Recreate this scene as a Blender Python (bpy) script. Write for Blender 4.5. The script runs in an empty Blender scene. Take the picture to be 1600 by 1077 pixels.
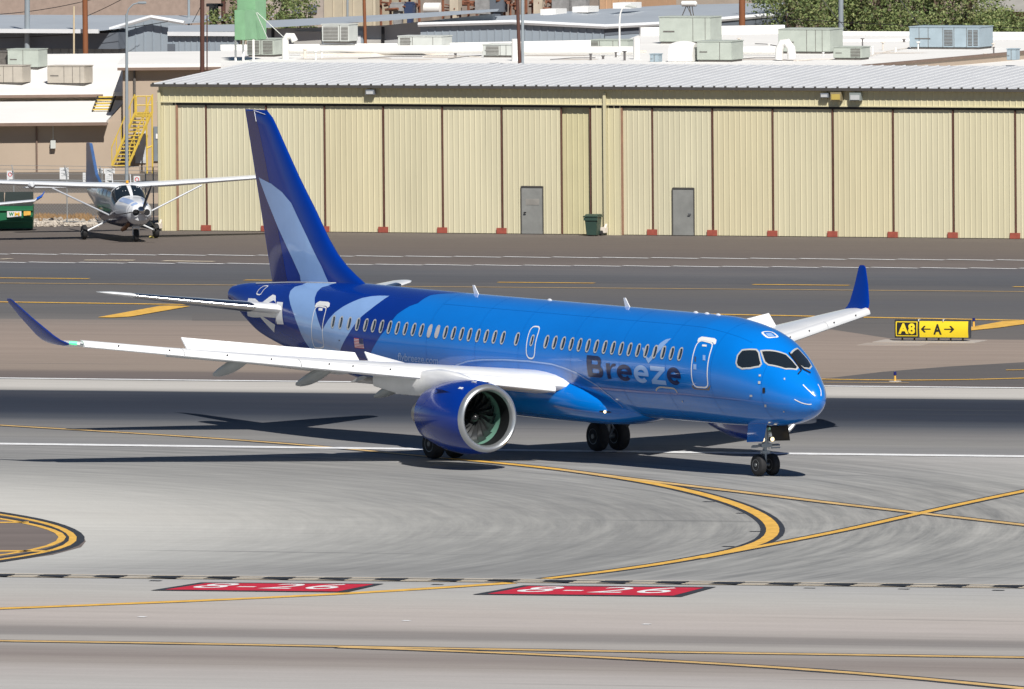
import bpy, bmesh, math, random
import numpy as np
from mathutils import Vector, Matrix
from mathutils.geometry import tessellate_polygon
random.seed(7)
SC = bpy.context.scene
COL = SC.collection
# ------------------------------------------------------------------ camera (solved from the photograph)
F, CH, CP, CR = 23022.3, 31.157, 0.0536, -0.0085      # focal length in photo pixels, height, pitch, roll
CX, CY = 800.0, 538.5
_c, _s = math.cos(CR), math.sin(CR)
_right = Vector((1, 0, 0)); _up = Vector((0, math.sin(CP), math.cos(CP))); _fw = Vector((0, math.cos(CP), -math.sin(CP)))
cam_r = _c * _right + _s * _up
cam_u = -_s * _right + _c * _up
cd = bpy.data.cameras.new('camera'); cam = bpy.data.objects.new('camera', cd); COL.objects.link(cam)
m = Matrix((cam_r, cam_u, -_fw)).transposed().to_4x4(); m.translation = Vector((0, 0, CH))
cam.matrix_world = m
cd.sensor_width = 36; cd.lens = 36 * F / 1600; cd.clip_start = 1; cd.clip_end = 6000
SC.camera = cam
# ------------------------------------------------------------------ light
SUN = Vector((0.25, -1.0, 1.0)).normalized()           # towards the sun
el = math.asin(SUN.z); az = math.atan2(SUN.x, SUN.y)
w = bpy.data.worlds.new('World'); SC.world = w; w.use_nodes = True
nt = w.node_tree; nt.nodes.clear()
sky = nt.nodes.new('ShaderNodeTexSky'); sky.sky_type = 'NISHITA'; sky.sun_disc = False
sky.sun_elevation = el; sky.sun_rotation = az; sky.air_density = 0.75; sky.dust_density = 0.2; sky.altitude = 1200
bg = nt.nodes.new('ShaderNodeBackground'); bg.inputs[1].default_value = 0.05
wo = nt.nodes.new('ShaderNodeOutputWorld')
nt.links.new(sky.outputs[0], bg.inputs[0]); nt.links.new(bg.outputs[0], wo.inputs[0])
sl = bpy.data.lights.new('sun', 'SUN'); sl.energy = 5.0; sl.angle = math.radians(0.5); sl.color = (1.0, 0.955, 0.89)
so = bpy.data.objects.new('sun', sl); COL.objects.link(so)
so.rotation_euler = (-SUN).to_track_quat('-Z', 'Y').to_euler()
SC.view_settings.view_transform = 'Standard'; SC.view_settings.look = 'None'
SC.view_settings.exposure = 0.12; SC.view_settings.gamma = 1
SC.render.film_transparent = False

# ------------------------------------------------------------------ photo measurements -> points on real surfaces
def ray(u, v):
    du, dv = float(u) - CX, float(v) - CY
    X = _c * du + _s * dv; Y = -_s * du + _c * dv
    return X / F * _right - Y / F * _up + _fw
def gz(u, v, z=0.0):
    d = ray(u, v); t = (z - CH) / d.z
    return Vector((0, 0, CH)) + d * t
def gy(u, v, y):
    d = ray(u, v); return Vector((0, 0, CH)) + d * (y / d.y)

# ------------------------------------------------------------------ materials
def srgb(r, g, b):
    def f(c):
        c /= 255.0
        return c / 12.92 if c <= .04045 else ((c + .055) / 1.055) ** 2.4
    return (f(r), f(g), f(b), 1)
def C4(c): return (c[0], c[1], c[2], 1)
MATS = {}
def mat(name, col, rough=.6, metal=0, coat=0, var=.12, vscale=1.5, bump=0, bscale=30, emit=None, estr=0, spec=.5, stretch=(1, 1, 1), coords='Object'):
    if name in MATS: return MATS[name]
    mt = bpy.data.materials.new(name); mt.use_nodes = True
    n = mt.node_tree.nodes; l = mt.node_tree.links
    b = n['Principled BSDF']
    b.inputs['Roughness'].default_value = rough; b.inputs['Metallic'].default_value = metal
    b.inputs['Coat Weight'].default_value = coat; b.inputs['Coat Roughness'].default_value = .04
    b.inputs['Specular IOR Level'].default_value = spec
    tc = n.new('ShaderNodeTexCoord'); mp = n.new('ShaderNodeMapping'); mp.inputs['Scale'].default_value = stretch
    l.new(tc.outputs[coords], mp.inputs[0])
    if var > 0:
        nz = n.new('ShaderNodeTexNoise'); nz.inputs['Scale'].default_value = vscale; nz.inputs['Detail'].default_value = 5
        nz.inputs['Roughness'].default_value = .62
        l.new(mp.outputs[0], nz.inputs[0])
        rp = n.new('ShaderNodeMapRange'); rp.inputs[1].default_value = .3; rp.inputs[2].default_value = .7
        rp.inputs[3].default_value = 1 - var; rp.inputs[4].default_value = 1 + var
        l.new(nz.outputs[0], rp.inputs[0])
        mx = n.new('ShaderNodeVectorMath'); mx.operation = 'SCALE'; mx.inputs[0].default_value = col[:3]
        l.new(rp.outputs[0], mx.inputs['Scale']); l.new(mx.outputs[0], b.inputs['Base Color'])
    else: b.inputs['Base Color'].default_value = C4(col)
    if bump:
        nb = n.new('ShaderNodeTexNoise'); nb.inputs['Scale'].default_value = bscale; nb.inputs['Detail'].default_value = 4
        l.new(mp.outputs[0], nb.inputs[0])
        bp = n.new('ShaderNodeBump'); bp.inputs['Strength'].default_value = bump; bp.inputs['Distance'].default_value = .02
        l.new(nb.outputs[0], bp.inputs['Height']); l.new(bp.outputs[0], b.inputs['Normal'])
    if emit:
        b.inputs['Emission Color'].default_value = C4(emit); b.inputs['Emission Strength'].default_value = estr
    MATS[name] = mt; return mt
RUNA = math.atan(-0.322)        # direction of the runway in plan
def pave(name, stops, streak=.10, rings=False, dirt=(.30, .26, .23), dirtamt=.25):
    """paving: colour by distance across the runway (wear lanes), long streaks, fine grain"""
    mt = bpy.data.materials.new(name); mt.use_nodes = True; n = mt.node_tree.nodes; l = mt.node_tree.links
    b = n['Principled BSDF']; b.inputs['Roughness'].default_value = .85; b.inputs['Specular IOR Level'].default_value = .25
    tc = n.new('ShaderNodeTexCoord'); mp = n.new('ShaderNodeMapping'); mp.vector_type = 'TEXTURE'
    mp.inputs['Rotation'].default_value = (0, 0, RUNA)
    l.new(tc.outputs['Object'], mp.inputs[0])
    def noise(scale, st, detail=5, rough=.6):
        m2 = n.new('ShaderNodeMapping'); m2.inputs['Scale'].default_value = st; l.new(mp.outputs[0], m2.inputs[0])
        z = n.new('ShaderNodeTexNoise'); z.inputs['Scale'].default_value = scale; z.inputs['Detail'].default_value = detail
        z.inputs['Roughness'].default_value = rough; l.new(m2.outputs[0], z.inputs[0]); return z
    def math_(op, a, bb, cc=None):
        q = n.new('ShaderNodeMath'); q.operation = op
        for i, x in enumerate((a, bb, cc)):
            if x is None: continue
            if isinstance(x, (int, float)): q.inputs[i].default_value = x
            else: l.new(x, q.inputs[i])
        return q.outputs[0]
    def rng(x, a, b_, c, d):
        q = n.new('ShaderNodeMapRange'); l.new(x, q.inputs[0])
        for i, k in enumerate((a, b_, c, d)): q.inputs[i + 1].default_value = k
        return q.outputs[0]
    sx = n.new('ShaderNodeSeparateXYZ'); l.new(mp.outputs[0], sx.inputs[0])
    wob = noise(.35, (.06, 1, 1), 3)
    yw = math_('ADD', sx.outputs[1], rng(wob.outputs[0], .3, .7, -.45, .45))
    lo, hi = stops[0][0], stops[-1][0]
    t = rng(yw, lo, hi, 0, 1)
    cr = n.new('ShaderNodeValToRGB'); l.new(t, cr.inputs[0]); cr.color_ramp.interpolation = 'LINEAR'
    e = cr.color_ramp.elements
    while len(e) > 1: e.remove(e[-1])
    e[0].position = 0; e[0].color = C4(stops[0][1])
    for yv, c in stops[1:]:
        x = e.new((yv - lo) / (hi - lo)); x.color = C4(c)
    col = cr.outputs[0]
    def mul(col, fac):
        q = n.new('ShaderNodeVectorMath'); q.operation = 'SCALE'; l.new(col, q.inputs[0]); l.new(fac, q.inputs['Scale']); return q.outputs[0]
    def mixc(col, c2, fac):
        q = n.new('ShaderNodeMix'); q.data_type = 'RGBA'; l.new(fac, q.inputs[0]); l.new(col, q.inputs[6]); q.inputs[7].default_value = C4(c2); return q.outputs[2]
    big = noise(.05, (.4, 1, 1), 4)
    col = mixc(col, dirt, rng(big.outputs[0], .5, .75, 0, dirtamt))
    s1 = noise(1.0, (.018, 1.0, 1), 6, .65); col = mul(col, rng(s1.outputs[0], .3, .7, 1 - streak, 1 + streak))
    s2 = noise(3.2, (.012, 1.0, 1), 4, .6); col = mul(col, rng(s2.outputs[0], .3, .7, 1 - streak * .6, 1 + streak * .6))
    g = noise(9, (1, 1, 1), 8, .75); col = mul(col, rng(g.outputs[0], .3, .7, .92, 1.08)); g2 = noise(1.6, (.25, 1, 1), 6, .7); col = mul(col, rng(g2.outputs[0], .3, .7, .95, 1.05))
    sp = noise(.9, (.05, 1, 1), 2, .4); col = mixc(col, (.06, .065, .07), rng(sp.outputs[0], .69, .74, 0, .35))
    if rings:
        # rubber left by tyres turning along the lead-off curve: rings about the centre of the turn
        def ringset(cx, cy, r0, r1, r2, r3, amt, col, sc=1.3):
            sv = n.new('ShaderNodeSeparateXYZ'); l.new(tc.outputs['Object'], sv.inputs[0])
            dx = math_('SUBTRACT', sv.outputs[0], cx); dy = math_('SUBTRACT', sv.outputs[1], cy)
            r = math_('SQRT', math_('ADD', math_('MULTIPLY', dx, dx), math_('MULTIPLY', dy, dy)), 0)
            an = math_('ARCTAN2', dy, dx)
            cb = n.new('ShaderNodeCombineXYZ'); l.new(r, cb.inputs[0]); l.new(math_('MULTIPLY', an, 3.0), cb.inputs[1])
            z = n.new('ShaderNodeTexNoise'); z.inputs['Scale'].default_value = sc; z.inputs['Detail'].default_value = 7; z.inputs['Roughness'].default_value = .7
            l.new(cb.outputs[0], z.inputs[0])
            up = rng(r, r0, r1, 0, 1); dn = rng(r, r2, r3, 1, 0)
            mask = math_('MULTIPLY', math_('MULTIPLY', up, dn), rng(sx.outputs[1], R(916), R(896), 0.0, 1))
            fac = math_('MULTIPLY', mask, math_('ADD', .60, rng(z.outputs[0], 0.28, .72, -.30, .30)))
            fac = math_('MULTIPLY', fac, amt)
            fac = math_('MINIMUM', math_('MAXIMUM', fac, 0.0), .9)
            return mixc(col, (.115, .12, .125), fac)
        col = ringset(-42.1, 472.3, 32, 50, 60, 70, .95, col, 1.6)
        col = ringset(-42.1, 472.3, 28, 40, 47, 50, .6, col, 2.2)
        # crack-sealed slab joints across the taxiway
        jx = math_('ABSOLUTE', math_('SUBTRACT', math_('FRACT', math_('MULTIPLY', sx.outputs[1], 1 / 7.6), 0), .5), 0)
        col = mul(col, rng(jx, .0, .008, .80, 1))
    l.new(col, b.inputs['Base Color'])
    bpn = n.new('ShaderNodeBump'); bpn.inputs['Strength'].default_value = .25; bpn.inputs['Distance'].default_value = .01
    l.new(g.outputs[0], bpn.inputs['Height']); l.new(bpn.outputs[0], b.inputs['Normal'])
    return mt

# ------------------------------------------------------------------ mesh helpers
def tag(o, label=None, cat=None, group=None, kind=None):
    if label: o['label'] = label
    if cat: o['category'] = cat
    if group: o['group'] = group
    if kind: o['kind'] = kind
    return o
def empty(name, loc=(0, 0, 0), rz=0.0):
    o = bpy.data.objects.new(name, None); COL.objects.link(o); o.location = loc; o.rotation_euler = (0, 0, rz); o.empty_display_size = .1
    return o
def copy_tree(o, parent=None):
    c = o.copy(); COL.objects.link(c); c.parent = parent
    for ch in [x for x in bpy.data.objects if x.parent == o]: copy_tree(ch, c)
    return c
class MB:
    def __init__(s): s.v = []; s.f = []; s.mi = []; s.cur = 0
    def add(s, verts, faces):
        b = len(s.v); s.v += [tuple(x) for x in verts]; s.f += [tuple(b + i for i in f) for f in faces]; s.mi += [s.cur] * len(faces); return s
    def box(s, c, d, rz=0.0, ax=None):
        """box about centre c with full size d, turned by rz, or with axes ax"""
        if ax is None: ax = (Vector((math.cos(rz), math.sin(rz), 0)), Vector((-math.sin(rz), math.cos(rz), 0)), Vector((0, 0, 1)))
        c = Vector(c); P = []
        for k in (-1, 1):
            for (i, j) in ((-1, -1), (1, -1), (1, 1), (-1, 1)):
                P.append(c + ax[0] * (i * d[0] / 2) + ax[1] * (j * d[1] / 2) + ax[2] * (k * d[2] / 2))
        return s.add(P, [(0, 3, 2, 1), (4, 5, 6, 7), (0, 1, 5, 4), (1, 2, 6, 5), (2, 3, 7, 6), (3, 0, 4, 7)])
    def tube(s, pts, r, n=8, caps=True):
        pts = [Vector(p) for p in pts]; R = r if isinstance(r, (list, tuple)) else [r] * len(pts)
        rings = []; up = None
        for i, p in enumerate(pts):
            d = (pts[min(i + 1, len(pts) - 1)] - pts[max(i - 1, 0)]).normalized()
            if up is None: up = Vector((0, 0, 1)) if abs(d.z) < .9 else Vector((1, 0, 0))
            a = d.cross(up).normalized(); bb = a.cross(d).normalized(); up = bb
            rings.append([p + (a * math.cos(2 * math.pi * k / n) + bb * math.sin(2 * math.pi * k / n)) * R[i] for k in range(n)])
        return s.rings(rings, caps)
    def rings(s, rings, caps=True, closed=True):
        n = len(rings[0]); V = [p for r in rings for p in r]; Fc = []
        for i in range(len(rings) - 1):
            for k in range(n if closed else n - 1):
                k2 = (k + 1) % n
                Fc.append((i * n + k, i * n + k2, (i + 1) * n + k2, (i + 1) * n + k))
        if caps: Fc.append(tuple(range(n))[::-1]); Fc.append(tuple((len(rings) - 1) * n + k for k in range(n)))
        return s.add(V, Fc)
    def prism(s, poly, ext):
        n = len(poly); poly = [Vector(p) for p in poly]; ext = Vector(ext)
        V = poly + [p + ext for p in poly]
        return s.add(V, [tuple(range(n))[::-1], tuple(range(n, 2 * n))] + [(i, (i + 1) % n, n + (i + 1) % n, n + i) for i in range(n)])
    def build(s, name, mt, parent=None, smooth=False, bevel=0, fix=True):
        me = bpy.data.meshes.new(name)
        bm = bmesh.new(); vs = [bm.verts.new(v) for v in s.v]
        for f, mi in zip(s.f, s.mi):
            try: fc = bm.faces.new([vs[i] for i in f]); fc.material_index = mi
            except ValueError: pass
        bmesh.ops.remove_doubles(bm, verts=bm.verts, dist=1e-5)
        if fix: bmesh.ops.recalc_face_normals(bm, faces=bm.faces)
        if bevel:
            bmesh.ops.bevel(bm, geom=[e for e in bm.edges if len(e.link_faces) == 2 and e.calc_face_angle(0) > .6], offset=bevel, segments=2, affect='EDGES', clamp_overlap=True)
        if smooth:
            for f in bm.faces: f.smooth = True
            for e in bm.edges:
                if len(e.link_faces) == 2 and e.calc_face_angle(0) > .65: e.smooth = False
        bm.to_mesh(me); bm.free()
        ms = mt if isinstance(mt, (list, tuple)) else [mt]
        for q in ms: me.materials.append(q)
        o = bpy.data.objects.new(name, me); COL.objects.link(o)
        if parent: o.parent = parent
        return o
def text_tris(body, offset=0.0, size=1.0, spacing=1.0):
    cu = bpy.data.curves.new('lettering', 'FONT'); cu.body = body; cu.size = size; cu.offset = offset; cu.space_character = spacing
    cu.resolution_u = 5; cu.fill_mode = 'BOTH'
    o = bpy.data.objects.new('lettering', cu); COL.objects.link(o)
    bpy.context.view_layer.update()
    me = bpy.data.meshes.new_from_object(o.evaluated_get(bpy.context.evaluated_depsgraph_get()))
    V = [(v.co.x, v.co.y) for v in me.vertices]; Fc = [tuple(p.vertices) for p in me.polygons]
    bpy.data.objects.remove(o); bpy.data.curves.remove(cu); bpy.data.meshes.remove(me)
    return V, Fc
def patch(name, V, Fc, fn, mt, parent, ga=None, gb=None, smooth=True, outward=None):
    """flat 2-D shape (a,b) cut on a grid and laid onto a surface by fn(a,b)"""
    bm = bmesh.new(); vs = [bm.verts.new((a, b, 0)) for a, b in V]
    for f in Fc:
        try: bm.faces.new([vs[i] for i in f])
        except ValueError: pass
    A = [v[0] for v in V]; B = [v[1] for v in V]
    for g, lo, hi, no in ((ga, min(A), max(A), (1, 0, 0)), (gb, min(B), max(B), (0, 1, 0))):
        if not g: continue
        x = math.ceil(lo / g) * g
        while x < hi:
            co = (x, 0, 0) if no[0] else (0, x, 0)
            bmesh.ops.bisect_plane(bm, geom=bm.verts[:] + bm.edges[:] + bm.faces[:], plane_co=co, plane_no=no, dist=1e-5); x += g
    for v in bm.verts: v.co = Vector(fn(v.co.x, v.co.y))
    bm.normal_update()
    if outward is not None:
        for f in bm.faces:
            if f.normal.dot(outward(f.calc_center_median())) < 0: f.normal_flip()
    for f in bm.faces: f.smooth = smooth
    me = bpy.data.meshes.new(name); bm.to_mesh(me); bm.free(); me.materials.append(mt)
    o = bpy.data.objects.new(name, me); COL.objects.link(o); o.parent = parent
    return o
def tess(loops):
    L = [[Vector((a, b, 0)) for a, b in lp] for lp in loops]
    t = tessellate_polygon(L); V = [(p.x, p.y) for lp in L for p in lp]
    return V, [tuple(x) for x in t]
def offset_loop(lp, d):
    n = len(lp); area = sum(lp[i][0] * lp[(i + 1) % n][1] - lp[(i + 1) % n][0] * lp[i][1] for i in range(n))
    sg = 1 if area > 0 else -1; out = []
    for i in range(n):
        p0, p1, p2 = Vector(lp[i - 1]), Vector(lp[i]), Vector(lp[(i + 1) % n])
        a = (p1 - p0).normalized(); b = (p2 - p1).normalized()
        na = Vector((a.y, -a.x)) * sg; nb = Vector((b.y, -b.x)) * sg
        q = (na + nb); q = q.normalized() if q.length > 1e-6 else na
        k = d / max(.5, q.dot(na)); out.append(tuple(p1 + q * k))
    return out

# ================================================================== GROUND
PS = mat('marking_white', (.78, .79, .8), .7, var=.16, vscale=2.2)
PY = mat('marking_yellow', (.72, .42, .075), .75, var=.22, vscale=2.5)
PYW = mat('marking_yellow_worn', (.60, .40, .16), .75, var=.2, vscale=1.2)
PK = mat('marking_black', (.028, .032, .04), .7, var=.2)
PC = mat('marking_cream', (.62, .54, .42), .75, var=.15)
def K(r, g, b, k=.86):   # pavement colour as seen -> base colour
    c = srgb(r, g, b); return (c[0] * k, c[1] * k, c[2] * k)
ca, sa = math.cos(RUNA), math.sin(RUNA)
def across(v, u=800): p = gz(u, v); return -p.x * sa + p.y * ca       # distance across the runway of a photo row
def sheet(name, a0, a1, z, mt, x0=-700, x1=700):
    P = [Vector((x * ca - a * sa, x * sa + a * ca, z)) for x, a in ((x0, a0), (x1, a0), (x1, a1), (x0, a1))]
    mb = MB(); mb.add(P, [(0, 1, 2, 3)]); return tag(mb.build(name, mt, fix=False), kind='structure')
def R(v): return across(v)
# base ground: desert dirt everywhere to the horizon
gmat = pave('dirt', [(R(600) - 900, K(168, 150, 134)), (R(480), K(160, 142, 128)), (R(480) + 900, K(160, 142, 125))], .10, dirtamt=.3)
mb = MB(); mb.add([(-6000, -3000, 0), (6000, -3000, 0), (6000, 9000, 0), (-6000, 9000, 0)], [(0, 1, 2, 3)])
tag(mb.build('ground', gmat, fix=False), kind='structure')
near = pave('concrete', [(R(1090) - 60, K(176, 172, 168, .98)), (R(1085), K(176, 174, 171, .98)), (R(1058), K(170, 165, 162, .98)), (R(1044), K(150, 143, 138, .98)), (R(1034), K(136, 128, 124, .98)), (R(1024), K(142, 135, 131, .98)),
                         (R(1016), K(158, 154, 150, .98)), (R(1006), K(166, 162, 158, .98)), (R(1000), K(132, 128, 126, .98)), (R(992), K(138, 133, 130, .98)), (R(986), K(164, 158, 154, .98)), (R(978), K(176, 169, 165, .98)), (R(958), K(180, 173, 168, .94)),
                         (R(935), K(177, 175, 171, .95)), (R(912), K(172, 172, 171, .95)), (R(880), K(184, 184, 181, 1.0)), (R(820), K(192, 191, 186, 1.03)), (R(745), K(188, 187, 183, 1.01)), (R(704), K(178, 176, 174, .98))], 0.055, rings=True, dirtamt=.18)
sheet('taxiway', R(1090) - 60, R(704) - .1, .004, near)
rw = pave('runway_surface', [(R(708), K(150, 149, 148)), (R(700), K(140, 140, 141)), (R(688), K(142, 141, 139)), (R(676), K(130, 129, 129)), (R(666), K(108, 109, 112)), (R(660), K(80, 84, 92)), (R(650), K(50, 56, 69)), (R(635), K(44, 50, 63)), (R(624), K(48, 54, 67)),
                             (R(619), K(60, 65, 76)), (R(616.5), K(166, 164, 160)), (R(612), K(184, 181, 176, 1.05)), (R(598), K(180, 177, 172, 1.05))], .09, dirtamt=.12)
sheet('runway', R(704) - .1, R(600), .004, rw)
sh = pave('shoulder', [(R(600), K(112, 104, 102)), (R(588), K(122, 112, 107)), (R(584), K(152, 139, 128)), (R(545), K(160, 145, 134)), (R(515), K(152, 139, 130)), (R(507), K(142, 132, 125))], .09, dirtamt=.2)
sheet('infield', R(600), R(505), .004, sh)
tw = pave('asphalt', [(R(505), K(118, 115, 113)), (R(495), K(104, 103, 103)), (R(470), K(98, 98, 101)), (R(455), K(104, 102, 101)), (R(440), K(92, 93, 97)), (R(428), K(96, 98, 103)), (R(417), K(100, 99, 103))], .07, dirtamt=.2)
sheet('far_taxiway', R(505), R(415), .004, tw)
ap = pave('apron_asphalt', [(R(415), K(112, 104, 101)), (R(403), K(110, 102, 98)), (R(385), K(114, 105, 99)), (R(366), K(108, 101, 97)), (R(366) + 50, K(120, 112, 108))], .05, dirtamt=.2)
sheet('apron', R(415), R(343), .004, ap)
# asphalt fillet at the right end of the infield, concrete pad under the sign
def poly_px(name, px, z, mt, kind='structure', parent=None):
    P = [gz(u, v, z) for u, v in px]
    V, Fc = tess([[(p.x, p.y) for p in P]])
    mb = MB(); mb.add([(a, b, z) for a, b in V], Fc); o = mb.build(name, mt, fix=True)
    for f in o.data.polygons:
        if f.normal.z < 0: f.flip()
    return tag(o, kind=kind)
fl = pave('asphalt_fillet', [(R(600), K(104, 100, 99)), (R(560), K(100, 97, 96))], .06, dirtamt=.15)
poly_px('taxiway_fillet', [(1180, 598.5), (1285, 592), (1380, 581), (1480, 573), (1600, 566), (1760, 560), (2600, 548), (2600, 616)], .008, fl)
fl2 = pave('asphalt_fillet_far', [(R(540), K(116, 111, 108)), (R(490), K(106, 104, 103))], .06, dirtamt=.15)
poly_px('taxiway_fillet', [(300, 501), (800, 505), (1150, 508), (1300, 515), (1392, 529), (1600, 531), (2600, 548), (2600, 506), (300, 490)], .006, fl2)
pad = mat('pad_concrete', (.42, .38, .34), .85, var=.1)
mb = MB()
P0 = gz(1386, 533.5)
def line_px(name, px, width, mt, z, jitter=0):
    """painted line: centre line measured in the photo, laid flat on the ground"""
    P = [gz(u, v, 0) for u, v in px]; D = []
    for i in range(len(P) - 1):
        a, b = P[i], P[i + 1]; k = max(1, int((b - a).length / 1.5))
        for q in range(k): D.append(a.lerp(b, q / k))
    D.append(P[-1])
    for _ in range(6):   # smooth corners
        D = [D[0]] + [(D[i - 1] + D[i] * 2 + D[i + 1]) / 4 for i in range(1, len(D) - 1)] + [D[-1]]
    V = []; Fc = []
    for i, p in enumerate(D):
        d = (D[min(i + 1, len(D) - 1)] - D[max(i - 1, 0)]).normalized(); nn = Vector((-d.y, d.x, 0)); ww = width / 2 * (1 + random.uniform(-jitter, jitter))
        V += [p + nn * ww + Vector((0, 0, z)), p - nn * ww + Vector((0, 0, z))]
        if i: Fc.append((2 * i - 2, 2 * i - 1, 2 * i + 1, 2 * i))
    mb = MB(); mb.add(V, Fc); return tag(mb.build(name, mt, fix=False), kind='structure')
def ext(px, l=0, r=0):
    """run a line on beyond the frame"""
    px = list(px)
    if l: (a, b), (c, d) = px[0], px[1]; px = [(a - l, b - (d - b) / (c - a) * l)] + px
    if r: (a, b), (c, d) = px[-2], px[-1]; px = px + [(c + r, d + (d - b) / (c - a) * r)]
    return px
Z1, Z2, Z3 = .012, .016, .020
LN = 'taxiway_line'
near_line = ext([(0, 1002), (350, 1007), (600, 1012.5), (800, 1016), (1200, 1022), (1600, 1028)], 800, 800)
line_px(LN, near_line, .95, PK, Z1, .1); line_px(LN, near_line, .50, PYW, Z2, .06)
div = [(533, 1012), (633, 1014.5), (733, 1018), (833, 1022.5), (933, 1027.5), (1066, 1034), (1166, 1040), (1300, 1049), (1466, 1063), (1566, 1073), (1640, 1081)]
line_px(LN, div, .95, PK, Z1 + .002, .1); line_px(LN, div, .48, PYW, Z2 + .002)
curve = [(700, 717), (733, 720), (833, 728), (933, 741.6), (1033, 756.6), (1066, 764), (1116, 776.6), (1166, 793), (1199.5, 810), (1212, 826.7), (1206, 843), (1180, 854), (1133, 865), (1066, 876), (1000, 888), (900, 900), (853, 905)]
line_px(LN, curve, .80, PK, Z1, .03); line_px(LN, curve, .42, PY, Z2)
lead = [(0, 665), (100, 671), (240, 679), (360, 687), (496, 697), (616, 709), (700, 717)]
line_px(LN, ext(lead, 800), .7, PK, Z1, .15); line_px(LN, ext(lead, 800), .34, PYW, Z2)
straight = ext([(880, 735), (940, 743), (1000, 750.5), (1066, 759), (1166, 770), (1266, 783), (1433, 802), (1600, 821)], 0, 700)
line_px(LN, straight, .78, PK, Z1 + .002); line_px(LN, straight, .42, PYW, Z2 + .002)
cross = ext([(1090, 873), (1133, 864), (1199, 853), (1333, 826.5), (1433, 803.5), (1533, 781.6), (1600, 768)], 0, 500)
line_px(LN, cross, .66, PK, Z1 + .003); line_px(LN, cross, .36, PY, Z2 + .003)
exitl = ext([(798, 911.5), (733, 916.6), (633, 924), (533, 930.8), (400, 936.8), (266, 941), (133, 947), (0, 951.8)][::-1], 700)
line_px(LN, exitl, .85, PK, Z1, .25); line_px(LN, exitl, .62, PY, Z2, .08)
edge = ext([(0, 694.3), (640, 702.3), (1320, 710.8), (1600, 714)], 900, 900)
line_px('runway_edge_line', edge, .95, PS, Z2 + .006)
edge2 = ext([(0, 591.5), (400, 596), (800, 600), (1290, 604), (1600, 607)], 900, 900)
line_px('runway_edge_line', edge2, .55, PS, Z2 + .006)
far1 = ext([(0, 472.5), (250, 476), (800, 485), (1150, 492.5), (1358, 496.7), (1600, 501.5)], 900, 900)
line_px(LN, far1, .55, PY, Z2 + .006)
far2 = ext([(0, 443), (400, 446.5), (1150, 452.6), (1600, 456.5)], 900, 900)
line_px(LN, far2, .25, PYW, Z2 + .006)
for u0 in (-806, -410, -12, 382, 778, 1176, 1583, 1980, 2376):
    f0 = lambda u: 435 + (u / 1600) * 14
    line_px('taxiway_dash', [(u0, f0(u0)), (u0 + 151, f0(u0 + 151))], .42, PY, Z2 + .006)
poly_px('taxiway_chevron', [(152.5, 495.8), (175, 496.2), (205, 494.5), (297, 478.4), (272, 477.5), (250, 478)], Z3 + .01, PY)
poly_px('taxiway_chevron', [(1516, 516.5), (1560, 512), (1610, 505), (1700, 492), (1690, 489), (1600, 501), (1566, 502), (1512, 512)], Z3 + .01, PY)
ry = ext([(1240, 592.5), (1282, 593), (1364, 595.5), (1420, 597.3), (1487, 596), (1600, 592)], 0, 500)
line_px(LN, ry, .40, PY, Z2 + .01)
line_px(LN, [(1240, 598), (1330, 598.2), (1420, 599.4)], .2, PYW, Z2 + .012)
line_px(LN, ext([(1572, 579.2), (1620, 578.5)], 0, 300), .3, PY, Z2 + .01)
# rows of broken white edge marks on the apron, each bar slightly kinked
for k, (vl, vr, pitch, ph) in enumerate(((397.5, 407.5, 77.0, 17), (410.5, 420.5, 77.4, 45))):
    u = ph - pitch * 9
    while u < 2500:
        fv = lambda x: vl + (vr - vl) * x / 1600
        line_px('apron_dash', [(u, fv(u) - .6), (u + 34, fv(u + 34) - .5), (u + 40, fv(u + 40) + .5), (u + 73, fv(u + 73) + .4)], .34, PS, Z2 + .006)
        u += pitch
for (a, b, c, d) in ((255, 408.5, 335, 409.5), (132, 407.3, 210, 407.6), (0, 406, 18, 405)):
    line_px('apron_mark', [(a, b), (c, d)], .55, PC, Z2 + .01, .25)
# holding position line: solid cream pair with ladder of dark blocks
hold = ext([(0, 899.3), (133, 900.8), (267, 902.4), (533, 905), (800, 908), (1066, 911), (1333, 914), (1600, 917)], 700, 700)
hold_v = lambda u: np.interp(u, [p[0] for p in hold], [p[1] for p in hold])
line_px('hold_line', [(u, v + 2.6) for u, v in hold], .26, PC, Z2 + .01, .15)
line_px('hold_line', [(u, v + .9) for u, v in hold], .22, PC, Z2 + .01, .15)
line_px('hold_line', [(u, v - 1.6) for u, v in hold], .2, PC, Z2 + .01, .15)
u = 143 - 87.7 * 8
while u < 2200:
    poly_px('hold_block', [(u - 2, hold_v(u) + 1.0), (u + 13, hold_v(u + 12) - 2.7), (u + 56, hold_v(u + 52) - 2.9), (u + 54, hold_v(u + 52) - 1.4), (u + 42, hold_v(u + 40) + 1.9)], Z3 + .006, PK)
    u += 87.75
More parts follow.
